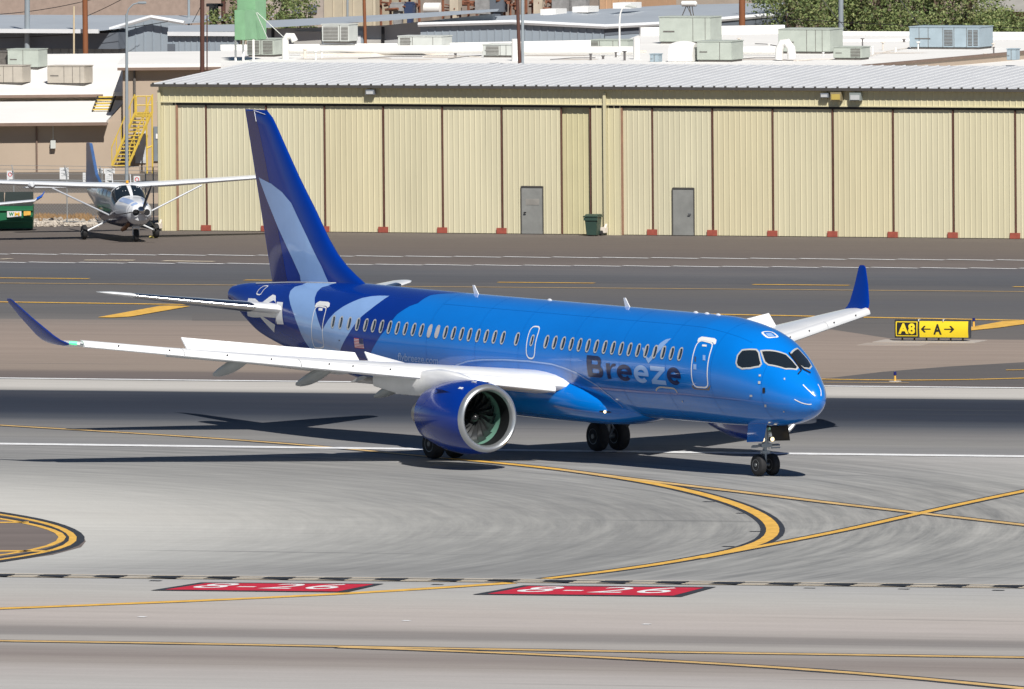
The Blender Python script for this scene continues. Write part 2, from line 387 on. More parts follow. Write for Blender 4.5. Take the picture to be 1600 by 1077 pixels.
# surface painted holding signs
RED = mat('marking_red', (.52, .012, .035), .65, var=.15)
for (o4, i4) in (([(235, 922.5), (314, 910), (600, 912), (541, 925.5)], [(258, 921.3), (323, 911.3), (584, 912.8), (527, 924.2)]),
                 ([(738, 929), (818, 914.6), (1119, 917), (1064, 932.5)], [(762, 927.8), (827, 915.9), (1100, 918.2), (1052, 930.7)])):
    poly_px('hold_sign_border', o4, Z3, PK)
    poly_px('painted_hold_sign', i4, Z3 + .004, RED)
    A, B, Cc, D = [gz(a, b) for a, b in i4]     # bottom-left, top-left, top-right, bottom-right
    V, Fc = text_tris('8-26', 0.0, spacing=1.15)
    xs = [p[0] for p in V]; ys = [p[1] for p in V]; x0, x1, y0, y1 = min(xs), max(xs), min(ys), max(ys)
    def fn(a, b):
        s = .09 + .83 * (a - x0) / (x1 - x0); t = .16 + .68 * (b - y0) / (y1 - y0)
        p = A.lerp(D, s).lerp(B.lerp(Cc, s), t); return (p.x, p.y, Z3 + .010)
    tag(patch('hold_sign_lettering', V, Fc, fn, PS, None, smooth=False, outward=lambda c: Vector((0, 0, 1))), kind='structure')
for u, v in ((222, 964.5), (635, 970.5), (1010, 976)): line_px('survey_mark', [(u - 6, v), (u + 6, v + .2)], .3, PS, Z2)
for u, v in ((1160, 802.5), (1181, 831), (1138, 854.5), (1108, 784.5), (243, 908), (684, 914), (1265, 919.5), (1412, 921), (1560, 923)): line_px('pavement_light', [(u - 9, v), (u + 9, v + .3)], .22, PK, Z2, .4)  # dark bars for the small light fixtures set in the pavement
# island of brown asphalt with doubled yellow edge
isl = [(-420, 752), (-200, 774), (0, 801), (66.6, 811.6), (110, 826.6), (131, 839), (134, 846), (126.6, 855), (83, 866.6), (0, 879), (-200, 905), (-420, 925)]
isd = [gz(u, v) for u, v in isl]
poly_px('island', isl, Z1, mat('island_asphalt', K(118, 108, 104), .9, var=.16, vscale=.8, stretch=(.1, 1, 1)))
def inset(px, du, k): return [(u - du, v + (840 - v) * k) for u, v in px]
line_px('island_edge_line', inset(isl, 1, 0.01), .5, PK, Z2)
line_px('island_edge_line', inset(isl, 7, 0.05), .24, PY, Z3)
line_px('island_edge_line', inset(isl, 21, 0.17), .24, PY, Z3)
line_px('island_edge_line', inset(isl, 14, 0.11), .26, PK, Z2 + .002)
line_px('island_line', [(-300, 819), (0, 818), (45, 817)], .6, PY, Z3)
line_px('island_line', [(-300, 861), (0, 862), (80, 862)], .6, PY, Z3)

# ================================================================== LOFTED SURFACES
class Loft:
    """body of stations (X aft of the nose, top z, bottom z, half width, superellipse n) in a frame: fwd is local +x, port +y"""
    def __init__(s, st, n=2.0):
        s.st = np.array([(a + (n,))[:5] for a in [tuple(q) for q in st]], float); s.x = s.st[:, 0]
        s.m = [s._slopes(s.st[:, k]) for k in range(1, 5)]
    def _slopes(s, y):
        h = np.diff(s.x); d = np.diff(y) / h; m = np.zeros(len(y)); m[0] = d[0]; m[-1] = d[-1]
        for i in range(1, len(y) - 1):
            m[i] = 0 if d[i - 1] * d[i] <= 0 else (h[i - 1] + h[i]) / (h[i - 1] / d[i - 1] + h[i] / d[i])
        return m
    def at(s, X):
        i = int(min(max(np.searchsorted(s.x, X) - 1, 0), len(s.x) - 2)); h = s.x[i + 1] - s.x[i]; t = min(max((X - s.x[i]) / h, 0), 1)
        o = []
        for k in range(4):
            y = s.st[:, k + 1]; m = s.m[k]
            o.append(float((2 * t**3 - 3 * t**2 + 1) * y[i] + (t**3 - 2 * t**2 + t) * h * m[i] + (-2 * t**3 + 3 * t**2) * y[i + 1] + (t**3 - t**2) * h * m[i + 1]))
        return o
    def pt(s, X, th):
        zt, zb, w, n = s.at(X); zc = (zt + zb) / 2; h = (zt - zb) / 2; e = 2 / n
        sn, cs = math.sin(th), math.cos(th)
        return Vector((-X, w * math.copysign(abs(sn)**e, sn), zc + h * math.copysign(abs(cs)**e, cs)))
    def normal(s, X, th):
        a = s.pt(X - .02, th); b = s.pt(X + .02, th); c = s.pt(X, th - .02); d = s.pt(X, th + .02)
        nn = (a - b).cross(d - c); p = s.pt(X, th); zt, zb, w, n = s.at(X)
        rad = Vector((0, p.y, p.z - (zt + zb) / 2))
        if nn.dot(rad) < 0: nn.negate()
        return nn.normalized()
    def on(s, X, th, off=.006): return s.pt(X, th) + s.normal(X, th) * off
    def F(s, P):
        X = -P.x
        if X <= s.x[0] or X >= s.x[-1]: return 1
        zt, zb, w, n = s.at(X)
        return abs(P.y / max(w, 1e-3))**n + abs((P.z - (zt + zb) / 2) / max((zt - zb) / 2, 1e-3))**n - 1
    def hit(s, u, v, M):
        """where a photo ray meets the body -> (X, theta)"""
        Mi = M.inverted(); o = Mi @ Vector((0, 0, CH)); d = (Mi.to_3x3() @ ray(u, v)).normalized()
        # nearest approach to the body axis
        t0 = -(o.x + (s.x[0] + s.x[-1]) / 2) / d.x if abs(d.x) > .3 else 0
        best = None; D = (o).length
        T = np.linspace(D - 60, D + 60, 1200); pv = None
        for t in T:
            t = float(t)
            f = s.F(o + d * t)
            if f < 0:
                a, b = pv, t
                for _ in range(30):
                    mm = (a + b) / 2
                    if s.F(o + d * mm) < 0: b = mm
                    else: a = mm
                P = o + d * b; X = -P.x; zt, zb, w, n = s.at(X)
                return X, math.atan2(math.copysign(abs(P.y / w)**(n / 2), P.y), math.copysign(abs((P.z - (zt + zb) / 2) / ((zt - zb) / 2))**(n / 2), P.z - (zt + zb) / 2))
            pv = t
        raise ValueError('photo point (%s,%s) misses the body' % (u, v))
    def mesh(s, name, Xs, nth, mt, parent, th0=0, th1=2 * math.pi, caps=True):
        full = abs(th1 - th0 - 2 * math.pi) < 1e-6
        ths = [th0 + (th1 - th0) * k / (nth if full else nth - 1) for k in range(nth)]
        mb = MB(); mb.rings([[s.pt(X, t) for t in ths] for X in Xs], caps and full, full)
        return mb.build(name, mt, parent, smooth=True)

# ================================================================== AIRLINER
M_BLUE = mat('paint_light_blue', (.0, .18, .66), .24, spec=.35, coat=.8, var=.04, vscale=.6)
M_DARK = mat('paint_dark_blue', (.0, .028, .25), .24, spec=.3, coat=.45, var=.05, vscale=.6)
M_NAVY = mat('paint_navy', (.0, .009, .075), .3, spec=.3, coat=.4, var=.05)
M_PALE = mat('paint_pale_blue', (.27, .45, .80), .25, coat=1, var=.04)
M_WHITE = mat('paint_white', (.80, .81, .82), .3, coat=.4, var=.05, vscale=1.2)
M_WGREY = mat('wing_grey', (.50, .51, .51), .38, coat=.2, var=.08)
M_UGREY = mat('fairing_grey', (.40, .42, .42), .4, coat=.2, var=.08)
M_METAL = mat('bare_metal', (.62, .63, .65), .2, metal=1, var=.05)
M_LIP = mat('lip_metal', (.46, .48, .50), .33, metal=.75, var=.05)
M_DGL = mat('dark_glass', (.012, .018, .025), .06, coat=1, var=0)
M_PANE = mat('window_pane', (.02, .03, .045), .08, coat=1, var=0)
M_BLIND = mat('window_blind', (.48, .46, .48), .5, var=.05)
M_RIM = mat('window_frame_metal', (.60, .60, .58), .35, metal=.3, var=.05)
M_TYRE = mat('tyre_rubber', (.018, .018, .02), .8, var=.2, vscale=6)
M_HUB = mat('wheel_hub', (.20, .21, .22), .4, metal=.5, var=.1)
M_STRUT = mat('strut_metal', (.30, .33, .36), .35, metal=.5, var=.1)
M_BLACK = mat('matt_black', (.012, .012, .014), .5, var=.1)
M_FAN = mat('fan_blade', (.10, .105, .11), .26, metal=.7, var=.1)
M_FCASE = mat('fan_case', (.14, .30, .23), .5, var=.08)
M_LAMP = mat('lamp_lit', (.9, .85, .75), .3, emit=(1, .78, .42), estr=1.8, var=0)
M_SILL = mat('door_sill_tan', (.16, .13, .10), .5, var=.1)
ROOT_O = Vector((10.5, 493.3, 0)); PHI = 0.5599
q_gx, q_gy, XNG = 8.5174, 496.4676, 3.7346
fx, fy = math.cos(-math.pi / 2 + PHI), math.sin(-math.pi / 2 + PHI)
plane = empty('airliner', (q_gx + XNG * fx, q_gy + XNG * fy, 0.016), math.atan2(fy, fx))
tag(plane, 'bright blue twin-engine airliner with dark blue tail turning off the runway, nose to the right', 'airplane')
PM = Matrix.Translation(plane.location) @ Matrix.Rotation(plane.rotation_euler.z, 4, 'Z')
ST = [(0.35, 2.69, 2.69, 0.0), (0.37, 2.80, 2.58, .09), (0.41, 2.90, 2.49, 0.17), (0.52, 3.08, 2.325, 0.33), (0.78, 3.32, 2.155, 0.54), (1.2, 3.62, 1.985, 0.8), (1.8, 4.055, 1.845, 1.06), (2.5, 4.52, 1.75, 1.28), (3.2, 4.84, 1.705, 1.45), (4.0, 5.05, 1.675, 1.59),
      (5.0, 5.21, 1.65, 1.7), (6.0, 5.305, 1.64, 1.745), (8.0, 5.345, 1.64, 1.755), (22.0, 5.445, 1.755, 1.755), (24.0, 5.462, 1.785, 1.755), (26.0, 5.48, 1.86, 1.73), (28.0, 5.51, 2.02, 1.67), (30.0, 5.53, 2.275, 1.53), (32.0, 5.50, 2.61, 1.33), (34.0, 5.435, 2.97, 1.07), (36.0, 5.33, 3.42, 0.76), (37.3, 5.26, 3.98, 0.54), (37.95, 5.19, 4.34, 0.42), (38.3, 5.13, 4.48, 0.35)]
HULL = Loft(ST)
Xs = [.35 + 1.2 * (k / 24)**2 for k in range(25)] + list(np.linspace(1.65, 8, 52)) + list(np.linspace(8.4, 24, 40)) + list(np.linspace(24.4, 38.3, 50))
hull = HULL.mesh('fuselage', Xs, 96, M_BLUE, plane)
def hp(u, v): return HULL.hit(u, v, PM)
OUT = lambda body: (lambda c: body.normal(-c.x, math.atan2(c.y, c.z - sum(body.at(-c.x)[:2]) / 2)))
def hull_poly(name, loops, mt, off, parent=plane):      # loops in (X, theta)
    V, Fc = tess(loops)
    return patch(name, V, Fc, lambda a, b: HULL.on(a, b, off), mt, parent, .25, .06, outward=OUT(HULL))
def hull_px(name, pxs, mt, off, parent=plane): return hull_poly(name, [[hp(*p) for p in lp] for lp in pxs], mt, off, parent)
def ribbon(name, px, width, mt, off, parent=plane, closed=False, body=HULL, conv=None):
    P = [conv(*p) if conv else body.hit(p[0], p[1], PM) for p in px]
    if closed: P = P + [P[0]]
    D = []
    for a, b in zip(P, P[1:]):
        k = max(1, int(math.hypot(a[0] - b[0], (a[1] - b[1]) * 1.8) / .08))
        D += [(a[0] + (b[0] - a[0]) * i / k, a[1] + (b[1] - a[1]) * i / k) for i in range(k)]
    if not closed: D.append(P[-1])
    n = len(D)
    for _ in range(2):
        D = [((D[i - 1][0] + 2 * D[i][0] + D[(i + 1) % n][0]) / 4, (D[i - 1][1] + 2 * D[i][1] + D[(i + 1) % n][1]) / 4) if closed or 0 < i < n - 1 else D[i] for i in range(n)]
    V = []; Fc = []
    for i in range(n):
        a = D[i - 1] if closed or i else D[i]; b = D[(i + 1) % n] if closed or i < n - 1 else D[i]
        p, q = body.pt(*a), body.pt(*b); t = (q - p).normalized(); nn = body.normal(*D[i]); sd = t.cross(nn).normalized() * width / 2
        c = body.on(D[i][0], D[i][1], off); V += [c + sd, c - sd]
    for i in range(n if closed else n - 1):
        j = (i + 1) % n; Fc.append((2 * i, 2 * i + 1, 2 * j + 1, 2 * j))
    mb = MB(); mb.add(V, Fc); o = mb.build(name, mt, parent, smooth=True, fix=False)
    f = o.data.polygons[0]; ok = body.normal(*D[0])
    if f.normal.dot(ok) < 0:
        o.data.flip_normals()
    return o
PI = math.pi
# --- livery: dark tail with curved front edge, both sides
edge_px = [(690, 459), (673, 461.4), (653, 474), (640, 478.7), (621, 491), (612.7, 501), (604.3, 513.6), (594.6, 524.7), (587.6, 535.8), (580.7, 548.4)]
E = [hp(*p) for p in edge_px]
E = [(E[0][0] - .9, -.02)] + [(E[0][0] - .5, E[0][1] * .6)] + E
dX = (E[-1][0] - E[-3][0]) / (E[-1][1] - E[-3][1])
for th in (-2.0, -2.3, -2.6, -2.9, -PI): E.append((E[-1][0] + dX * (th - E[-1][1]) * .8, th))
def sym(E): return E[::-1] + [(a, -b) for a, b in E]
loop = [(a, b) for a, b in sym(E)] + [(38.29, PI), (38.29, -PI)]
hull_poly('livery_dark_tail', [loop], M_DARK, .003, hull)
# --- pale band through the rear door and swoosh over the rear windows
left = [(472.5, 445.5), (461, 448.5), (454, 455), (451.8, 463.4), (454, 476), (459.5, 491.3), (466.5, 510.8), (473.4, 527.5), (483.2, 542.8)]
right = [(532, 547), (537.5, 534.5), (545.8, 520.5), (554, 508), (565.3, 494.8), (579.3, 483.6), (593, 473.2), (608.5, 462.7), (593, 462.3), (579.3, 463.4), (565.3, 466.2), (551.4, 471.8), (537.5, 478.7), (523.6, 488.5), (512.4, 501), (506.9, 510.8), (503.4, 516.3), (497, 499.6), (493.6, 485.7), (492, 476), (492, 466), (495.7, 456.5), (503, 449.5), (514, 446.5)]
Lf = [hp(*p) for p in left]; Rt = [hp(*p) for p in right]
kx = (Lf[-1][0] - Lf[-3][0]) / (Lf[-1][1] - Lf[-3][1]); b0 = (Lf[-1][0] + kx * (-2.6 - Lf[-1][1]) * .6, -2.6)
kr = (Rt[1][0] - Rt[0][0]) / (Rt[1][1] - Rt[0][1]); b1 = (Rt[0][0] + kr * (-2.6 - Rt[0][1]) * .6, -2.6)
XL, XR = Lf[0][0] + .02, Rt[-1][0] - .1
for sgn in (1, -1):
    lp = [(XL, -.03)] + Lf + [b0, b1] + Rt + [(XR, -.03)]
    hull_poly('livery_pale_band', [[(a, sgn * b) for a, b in lp]], M_PALE, .007, hull)
# --- passenger windows
wl = [(520.8, 503.8), (532.6, 504.8), (545.8, 506), (559, 507.3), (571.6, 508.7), (584, 509.4), (596.3, 510.5), (608.8, 511.6), (621.3, 512.6), (633.8, 514), (646.5, 515), (659, 516), (671.8, 516.8), (683.8, 517.8), (696.5, 519.3), (709, 520.5), (721.6, 521.7), (734, 523), (747, 524.4), (760, 525.6), (773, 526.6), (786, 528), (808, 529.8), (831.5, 531.8),
      (854, 534.2), (867, 535.4), (880, 536.6), (893, 537.9), (905.8, 539.1), (919, 540.3), (931.9, 541.5), (945.1, 542.8), (958, 544), (970.8, 545.2), (983.9, 546.3), (997.2, 547.5), (1010, 548.8), (1023.5, 550), (1036.5, 551.3), (1049.7, 552.6), (1062.9, 553.9)]
WP = [hp(*p) for p in wl]
za = np.polyfit([p[0] for p in WP], [HULL.pt(*p).z for p in WP], 1)
def th_of_z(X, z, side=-1):
    zt, zb, w_, n = HULL.at(X); return side * math.acos(max(-1, min(1, (z - (zt + zb) / 2) / ((zt - zb) / 2))))
def oval(X, z, wd, ht, n=20, dx=0):
    o = []
    for k in range(n):
        a = 2 * PI * k / n; r = .8
        xx = wd / 2 * math.copysign(abs(math.cos(a))**r, math.cos(a)); zz = ht / 2 * math.copysign(abs(math.sin(a))**r, math.sin(a))
        o.append((X + xx + dx, th_of_z(X, z + zz)))
    return o
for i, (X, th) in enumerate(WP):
    z = za[0] * X + za[1]; door = i == 23
    ho = oval(X, z, .275 if not door else .22, .46 if not door else .40); hi = oval(X, z, .20 if not door else .14, .36 if not door else .30)
    V, Fc = tess([ho, hi])
    def fr(a, b, ho=ho, hi=hi, X=X, z=z):
        p = HULL.pt(a, b); r = ((a - X) / .145)**2 + ((p.z - z) / .23)**2
        return HULL.on(a, b, .015 if r > .9 else .011)
    wo_ = patch('window', V, Fc, fr, M_RIM, plane, None, .06, outward=OUT(HULL))
    blind = i in (12, 13)
    V, Fc = tess([hi])
    if blind: wo_['label'] = 'window with its white blind pulled down'
    patch('pane', V, Fc, lambda a, b: HULL.on(a, b, .010), M_BLIND if blind else M_PANE, wo_, None, .06, outward=OUT(HULL))
    if not blind:   # flat pale crescent painting in the light on the recess's rear edge
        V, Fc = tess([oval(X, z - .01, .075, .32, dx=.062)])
        patch('painted_lit_reveal', V, Fc, lambda a, b: HULL.on(a, b, .014), M_RIM, wo_, None, .06, outward=OUT(HULL))
# --- doors
def door(px, top, sill, name='door', inner=None):
    P = [hp(*p) for p in px]
    V, Fc = tess([P])
    d = patch(name, V, Fc, lambda a, b: HULL.on(a, b, -.004), M_BLUE, plane, .25, .06, outward=OUT(HULL))
    ribbon('door_outline', px, .052, M_WHITE, .010, d, closed=True)
    if top: hull_px('door_gutter', [top], M_WHITE, .016, d)
    if sill: hull_px('door_sill', [sill], M_SILL, .008, d)
    return d
fd = door([(1090.6, 534.5), (1095.8, 531.9), (1114.6, 537), (1112, 545.5), (1108, 559.8), (1105.8, 575.4), (1105.5, 588.4), (1107, 602.7), (1104.9, 606), (1086, 604.5), (1082.4, 598.8), (1081, 588.4), (1080.8, 572.8), (1083.4, 554.6), (1087.3, 541.6)],
     [(1090.2, 533.8), (1091.8, 529), (1097, 526.4), (1117.2, 529.2), (1120, 531.8), (1119, 537.5), (1116, 539), (1114.5, 535.8), (1096, 531.8), (1091.2, 535)],
     [(1081, 601), (1084, 604), (1087, 606.8), (1104, 608.2), (1108, 604.5), (1110, 601.5), (1110, 605), (1108.6, 610), (1086, 608.5), (1082, 605.5)])
for (a, b, c, d_, mt) in ((1097.5, 538.5, 1104.5, 541.5, PS), (1085.6, 557, 1088, 565, M_METAL), (1098.5, 555, 1102.5, 563, M_PALE), (1083.8, 569, 1088.5, 577, M_PALE)):
    hull_px('door_placard', [[(a, b), (c, b + .5), (c, d_ + .5), (a, d_)]], mt, .012, fd)
ed = door([(829.6, 513.4), (833, 510.2), (844.2, 511), (842, 519), (838.3, 531), (836, 544.5), (836, 556), (833.8, 560.6), (825.4, 560), (822.7, 555), (822.8, 543), (825.2, 526.5)], None, None, 'exit_door')
rd = door([(493.5, 480.5), (498, 478.5), (511, 481), (508.5, 489), (506, 500), (504, 514), (505, 530), (507, 542), (500, 544.5), (491.5, 543), (488, 530), (487, 514), (489, 497)],
     [(492.5, 479), (494.5, 474.5), (500, 471), (513.5, 472.2), (516, 474.5), (515.5, 479), (512.2, 481.5), (510, 478.6), (497, 478.2), (493.5, 480.6)], None)
rd.data.materials[0] = M_PALE
hull_px('door_patch', [[(494, 480.5), (509.5, 481.5), (508, 490), (505.5, 500), (503.6, 514), (499.5, 503), (496.5, 494)]], M_DARK, .009, rd)
hull_px('door_placard', [[(498.5, 481.5), (504.5, 482), (504, 486), (498, 485.5)]], PS, .012, rd)
# --- flag beside the rear windows
fl4 = [hp(*p) for p in ((553.5, 528.2), (567.4, 529.4), (569.5, 545), (554.9, 543.5))]
M_FR = mat('flag_red', (.45, .02, .05), .4, var=0); M_FN = mat('flag_navy', (.03, .04, .12), .4, var=0)
flag = hull_poly('flag', [fl4], PS, .010, hull)
def lerp2(a, b, t): return (a[0] + (b[0] - a[0]) * t, a[1] + (b[1] - a[1]) * t)
for k in range(0, 13, 2):
    t0, t1 = k / 13, (k + 1) / 13
    hull_poly('stripe', [[lerp2(fl4[0], fl4[3], t0), lerp2(fl4[1], fl4[2], t0), lerp2(fl4[1], fl4[2], t1), lerp2(fl4[0], fl4[3], t1)]], M_FR, .012, flag) if False else None
mbf = []
for k in range(0, 13, 2):
    t0, t1 = k / 13, (k + 1) / 13
    mbf.append([lerp2(fl4[0], fl4[3], t0), lerp2(fl4[1], fl4[2], t0), lerp2(fl4[1], fl4[2], t1), lerp2(fl4[0], fl4[3], t1)])
V = [p for q in mbf for p in q]; patch('flag_stripes', V, [(4 * i, 4 * i + 1, 4 * i + 2, 4 * i + 3) for i in range(7)], lambda a, b: HULL.on(a, b, .012), M_FR, hull, outward=OUT(HULL))
cq = [lerp2(fl4[0], fl4[1], .55), fl4[1], lerp2(fl4[1], fl4[2], .54), lerp2(lerp2(fl4[0], fl4[3], .54), lerp2(fl4[1], fl4[2], .54), .55)]
hull_poly('flag_canton', [cq], M_FN, .014, hull)
# --- lettering along the fuselage
def hull_text(body, px4, mt, off, name='lettering', thick=.028, parent=hull):
    """letters filling the photo quad top-left, top-right, bottom-right, bottom-left"""
    q = [hp(*p) for p in px4]; V, Fc = text_tris(body, thick)
    xs = [p[0] for p in V]; ys = [p[1] for p in V]; x0, x1, y0, y1 = min(xs), max(xs), min(ys), max(ys)
    def fn(a, b):
        s = (a - x0) / (x1 - x0); t = (b - y0) / (y1 - y0)
        A_ = lerp2(q[3], q[2], s); B_ = lerp2(q[0], q[1], s); P = lerp2(A_, B_, t); return HULL.on(P[0], P[1], off)
    return patch(name, V, Fc, fn, mt, parent, (x1 - x0) / 8, (y1 - y0) / 10, outward=OUT(HULL))
def arc(cx, cy, r, a0, a1, n=14): return [(cx + r * math.cos(math.radians(a0 + (a1 - a0) * k / n)), cy + r * math.sin(math.radians(a0 + (a1 - a0) * k / n))) for k in range(n + 1)]
def glyph(ch):
    """heavy rounded sans letters in a unit box: list of loops (outline, then holes)"""
    if ch == 'e':
        R_, r_ = .5, .25; b = math.degrees(math.asin(.09 / R_)); bi = math.degrees(math.asin(.09 / r_))
        out = [(.5 + R_ * math.cos(math.radians(b)), .41)] + [(.5 - r_ * math.cos(math.radians(bi)), .41)] + arc(.5, .5, r_, 180 + bi, 318) + arc(.5, .5, R_, 318, 180 - 0, 18) + arc(.5, .5, R_, 180, -b, 24)[1:-1]
        t = math.degrees(math.asin(.10 / r_)); return [out, arc(.5, .5, r_, t, 180 - t, 14)]
    if ch == 'z': return [[(0, 1), (1, 1), (1, .80), (.38, .25), (1, .25), (1, 0), (0, 0), (0, .20), (.62, .75), (0, .75)]]
    if ch == 'r': return [[(0, 0), (.42, 0), (.42, .46)] + arc(.86, .42, .42, 172, 95, 8) + [(.98, .85), (1, 1)] + arc(.80, .62, .38, 85, 150, 6) + [(.40, .82), (.40, .98), (0, .98)]]
    if ch == 'B': return [[(0, 0)] + arc(.66, .29, .29, -90, 50, 10) + [(.82, .54)] + arc(.62, .755, .245, -30, 90, 8) + [(0, 1)], [(.30, .60), (.30, .80)] + arc(.58, .70, .10, 90, -90, 6), [(.30, .20), (.30, .41)] + arc(.62, .305, .105, 90, -90, 6)]
def hull_glyph(ch, px4, mt, off):
    q = [hp(*p) for p in px4]; V, Fc = tess(glyph(ch))
    def fn(s_, t):
        P = lerp2(lerp2(q[3], q[2], s_), lerp2(q[0], q[1], s_), t); return HULL.on(P[0], P[1], off)
    return patch('letter', V, Fc, fn, mt, hull, .15, .1, outward=OUT(HULL))
hull_glyph('B', [(917.2, 555), (943.5, 557.5), (946, 591), (920, 588.6)], M_NAVY, .009)
hull_glyph('r', [(947, 567), (962.5, 568.5), (963, 592.8), (950.5, 591.8)], M_NAVY, .009)
hull_glyph('e', [(963.5, 568.6), (988, 571), (989, 596.5), (966.3, 594.5)], M_NAVY, .009)
hull_glyph('e', [(990.3, 569.6), (1014, 572), (1015, 599.8), (993, 597.5)], M_PALE, .009)
hull_glyph('z', [(1016, 571.6), (1039, 573.8), (1042, 602), (1019.8, 599.8)], M_PALE, .009)
hull_glyph('e', [(1041.5, 573), (1064, 575.5), (1066, 603), (1044.8, 600.4)], M_NAVY, .009)
hull_px('logo_mark', [[(1003, 543.6), (1006.5, 543.8), (1010, 557), (1014, 560), (1020, 553), (1026, 543), (1033, 535.5), (1041, 530.5), (1049, 529), (1042, 536), (1034, 545), (1026, 554), (1019.5, 561.5), (1013.4, 568.2), (1009.5, 561), (1005.5, 550)]], M_PALE, .0085, hull)
M_COM = mat('web_lettering', (.26, .44, .78), .3, coat=.6, var=0)
hull_text('flybreeze.com', [(622, 551), (685.5, 558), (685, 573), (622, 566)], M_COM, .008, 'lettering', .01)
# --- small fuselage details
ribbon('cargo_door_edge', [(1025, 610.5), (1026, 606.8), (1031, 604.8), (1054, 607), (1057.5, 610), (1058.5, 614)], .06, M_RIM, .008)
ribbon('panel_line', [(700, 571), (640, 566.5)], .03, M_PALE, .006) if False else None
ribbon('hatch_outline', [(1189.3, 519.5), (1206, 518.7), (1216.8, 527.4), (1199.5, 528.8)], .07, M_WHITE, .008, closed=True)
hull_px('hatch_placard', [[(1196, 521.5), (1205, 521), (1210, 526), (1201, 526.8)]], M_PALE, .010)
for a in ([(1254.7, 601.3), (1273.6, 619)], [(1241.5, 624), (1268, 631.7)], [(1277.6, 600.5), (1282.6, 619)]):
    ribbon('lightning_strip', a, .032, M_WHITE, .010)
for (a, b, c, d_) in ((1186, 585.5, 1189.3, 588.5), (1185, 596, 1188.7, 600), (1192, 606, 1196, 614), (1225, 591, 1227, 594), (1172, 617, 1176, 620), (1195, 632, 1198, 636), (1224, 642, 1226, 644), (1066, 626, 1067.6, 628.5), (530, 531, 531.5, 533)):
    dk = (a in (1192, 530)); hull_px('probe', [[(a, b), (c, b), (c, d_), (a, d_)]], M_BLACK if dk else M_WGREY, .02)
for px in ((745, 460), (981, 480.5)):    # blade aerials on the crown
    X = 22.05 if px[0] == 745 else 12.28; zt = HULL.at(X)[0]
    mb = MB(); mb.prism([(-X + .16, -.015, zt - .03), (-X - .16, -.015, zt - .03), (-X - .27, -.015, zt + .30), (-X - .14, -.015, zt + .30)], (0, .03, 0)); mb.build('antenna', M_WHITE, plane, bevel=.006)
for X in (6.6, 7.3, 8.0, 17.3):
    zt = HULL.at(X)[0]; mb = MB(); mb.tube([(-X + .16, 0, zt - .02), (-X + .05, 0, zt + .0), (-X - .05, 0, zt + .0), (-X - .16, 0, zt - .02)], [.02, .05, .05, .02], 8); mb.build('beacon' if X == 17.3 else 'antenna', M_WHITE, plane, smooth=True)
M_SEAM = mat('skin_seam', (.0, .10, .42), .4, spec=.3, var=.1)
for X in (2.15, 4.55, 7.2, 10.1, 13.2, 16.6, 19.4, 22.6):
    ribbon('panel_line', [(X, -.12), (X, -.8), (X, -1.4), (X, -2.0), (X, -2.7)], .016, M_SEAM, .0022, hull, conv=lambda a, b: (a, b))
for t_ in (-.62, -2.02): ribbon('panel_line', [(3.2, t_), (12, t_), (22.6, t_)], .014, M_SEAM, .0022, hull, conv=lambda a, b: (a, b))
# --- cockpit windows
cw = [[(1160.1, 548.6), (1181.3, 547.9), (1184.6, 551.6), (1188.5, 568.4), (1186, 571.8), (1172.6, 574.2), (1160, 575), (1153.6, 571.7), (1151.6, 567), (1153.8, 556)],
      [(1190.6, 549.6), (1218.6, 551.8), (1228, 555), (1237.5, 564.5), (1245.4, 574), (1243, 576.6), (1227, 575.7), (1201, 569.3), (1196, 565.4)],
      [(1246.8, 546), (1254.6, 554.2), (1262.6, 563.7), (1267, 571.5), (1264, 575.6), (1256.4, 574.6), (1246.8, 568.4), (1237.4, 553.4), (1239, 550.8)]]
for px in cw:
    P = [hp(*p) for p in px]
    sc = [(a, b * 1.5) for a, b in P]; big = [(a, b / 1.5) for a, b in offset_loop(sc, .06)]
    V, Fc = tess([big, P]); o = patch('cockpit_window', V, Fc, lambda a, b: HULL.on(a, b, .012), M_RIM, plane, .2, .06, outward=OUT(HULL))
    V, Fc = tess([P]); patch('pane', V, Fc, lambda a, b: HULL.on(a, b, .006), M_DGL, o, .2, .06, outward=OUT(HULL))
for a in ([(1232.5, 552.5), (1244, 568), (1252, 579.5), (1247, 585.5)], [(1236.5, 554.5), (1246.5, 569.5), (1255.5, 578.5), (1266, 584)]):
    P = [HULL.on(*hp(*p), .045) for p in a]; mb = MB(); mb.tube(P, .022, 6); mb.build('wiper', M_BLACK, plane)
# --- belly fairing
FST = [(10.3, 2.1, 1.70, .5), (11.0, 2.35, 1.50, 1.05), (12.0, 2.7, 1.36, 1.55), (13.2, 3.0, 1.33, 1.86), (14.6, 3.28, 1.33, 2.0), (17, 3.40, 1.34, 2.05), (20, 3.40, 1.40, 2.05), (22.5, 3.1, 1.58, 1.9), (24.6, 2.5, 1.95, 1.2)]
FAIR = Loft(FST, 2.35)
FAIR.mesh('belly_fairing', list(np.linspace(10.3, 24.6, 60)), 64, M_BLUE, plane)
ribbon('fairing_seal', [(712.5, 571), (731, 564.5), (753.8, 562.2), (787.5, 562.2), (825, 564.4), (862.5, 569), (881, 574.7), (900, 582), (934, 602.8), (956, 620.6), (971.6, 634), (980, 645)], .05, M_PALE, .012)
lx_, lth = FAIR.hit(945.5, 643.5, PM); lp = FAIR.on(lx_, lth, .01)
mb = MB(); mb.tube([lp - FAIR.normal(lx_, lth) * .05, lp + FAIR.normal(lx_, lth) * .02], .05, 14); ll = mb.build('landing_light', M_LAMP, plane)
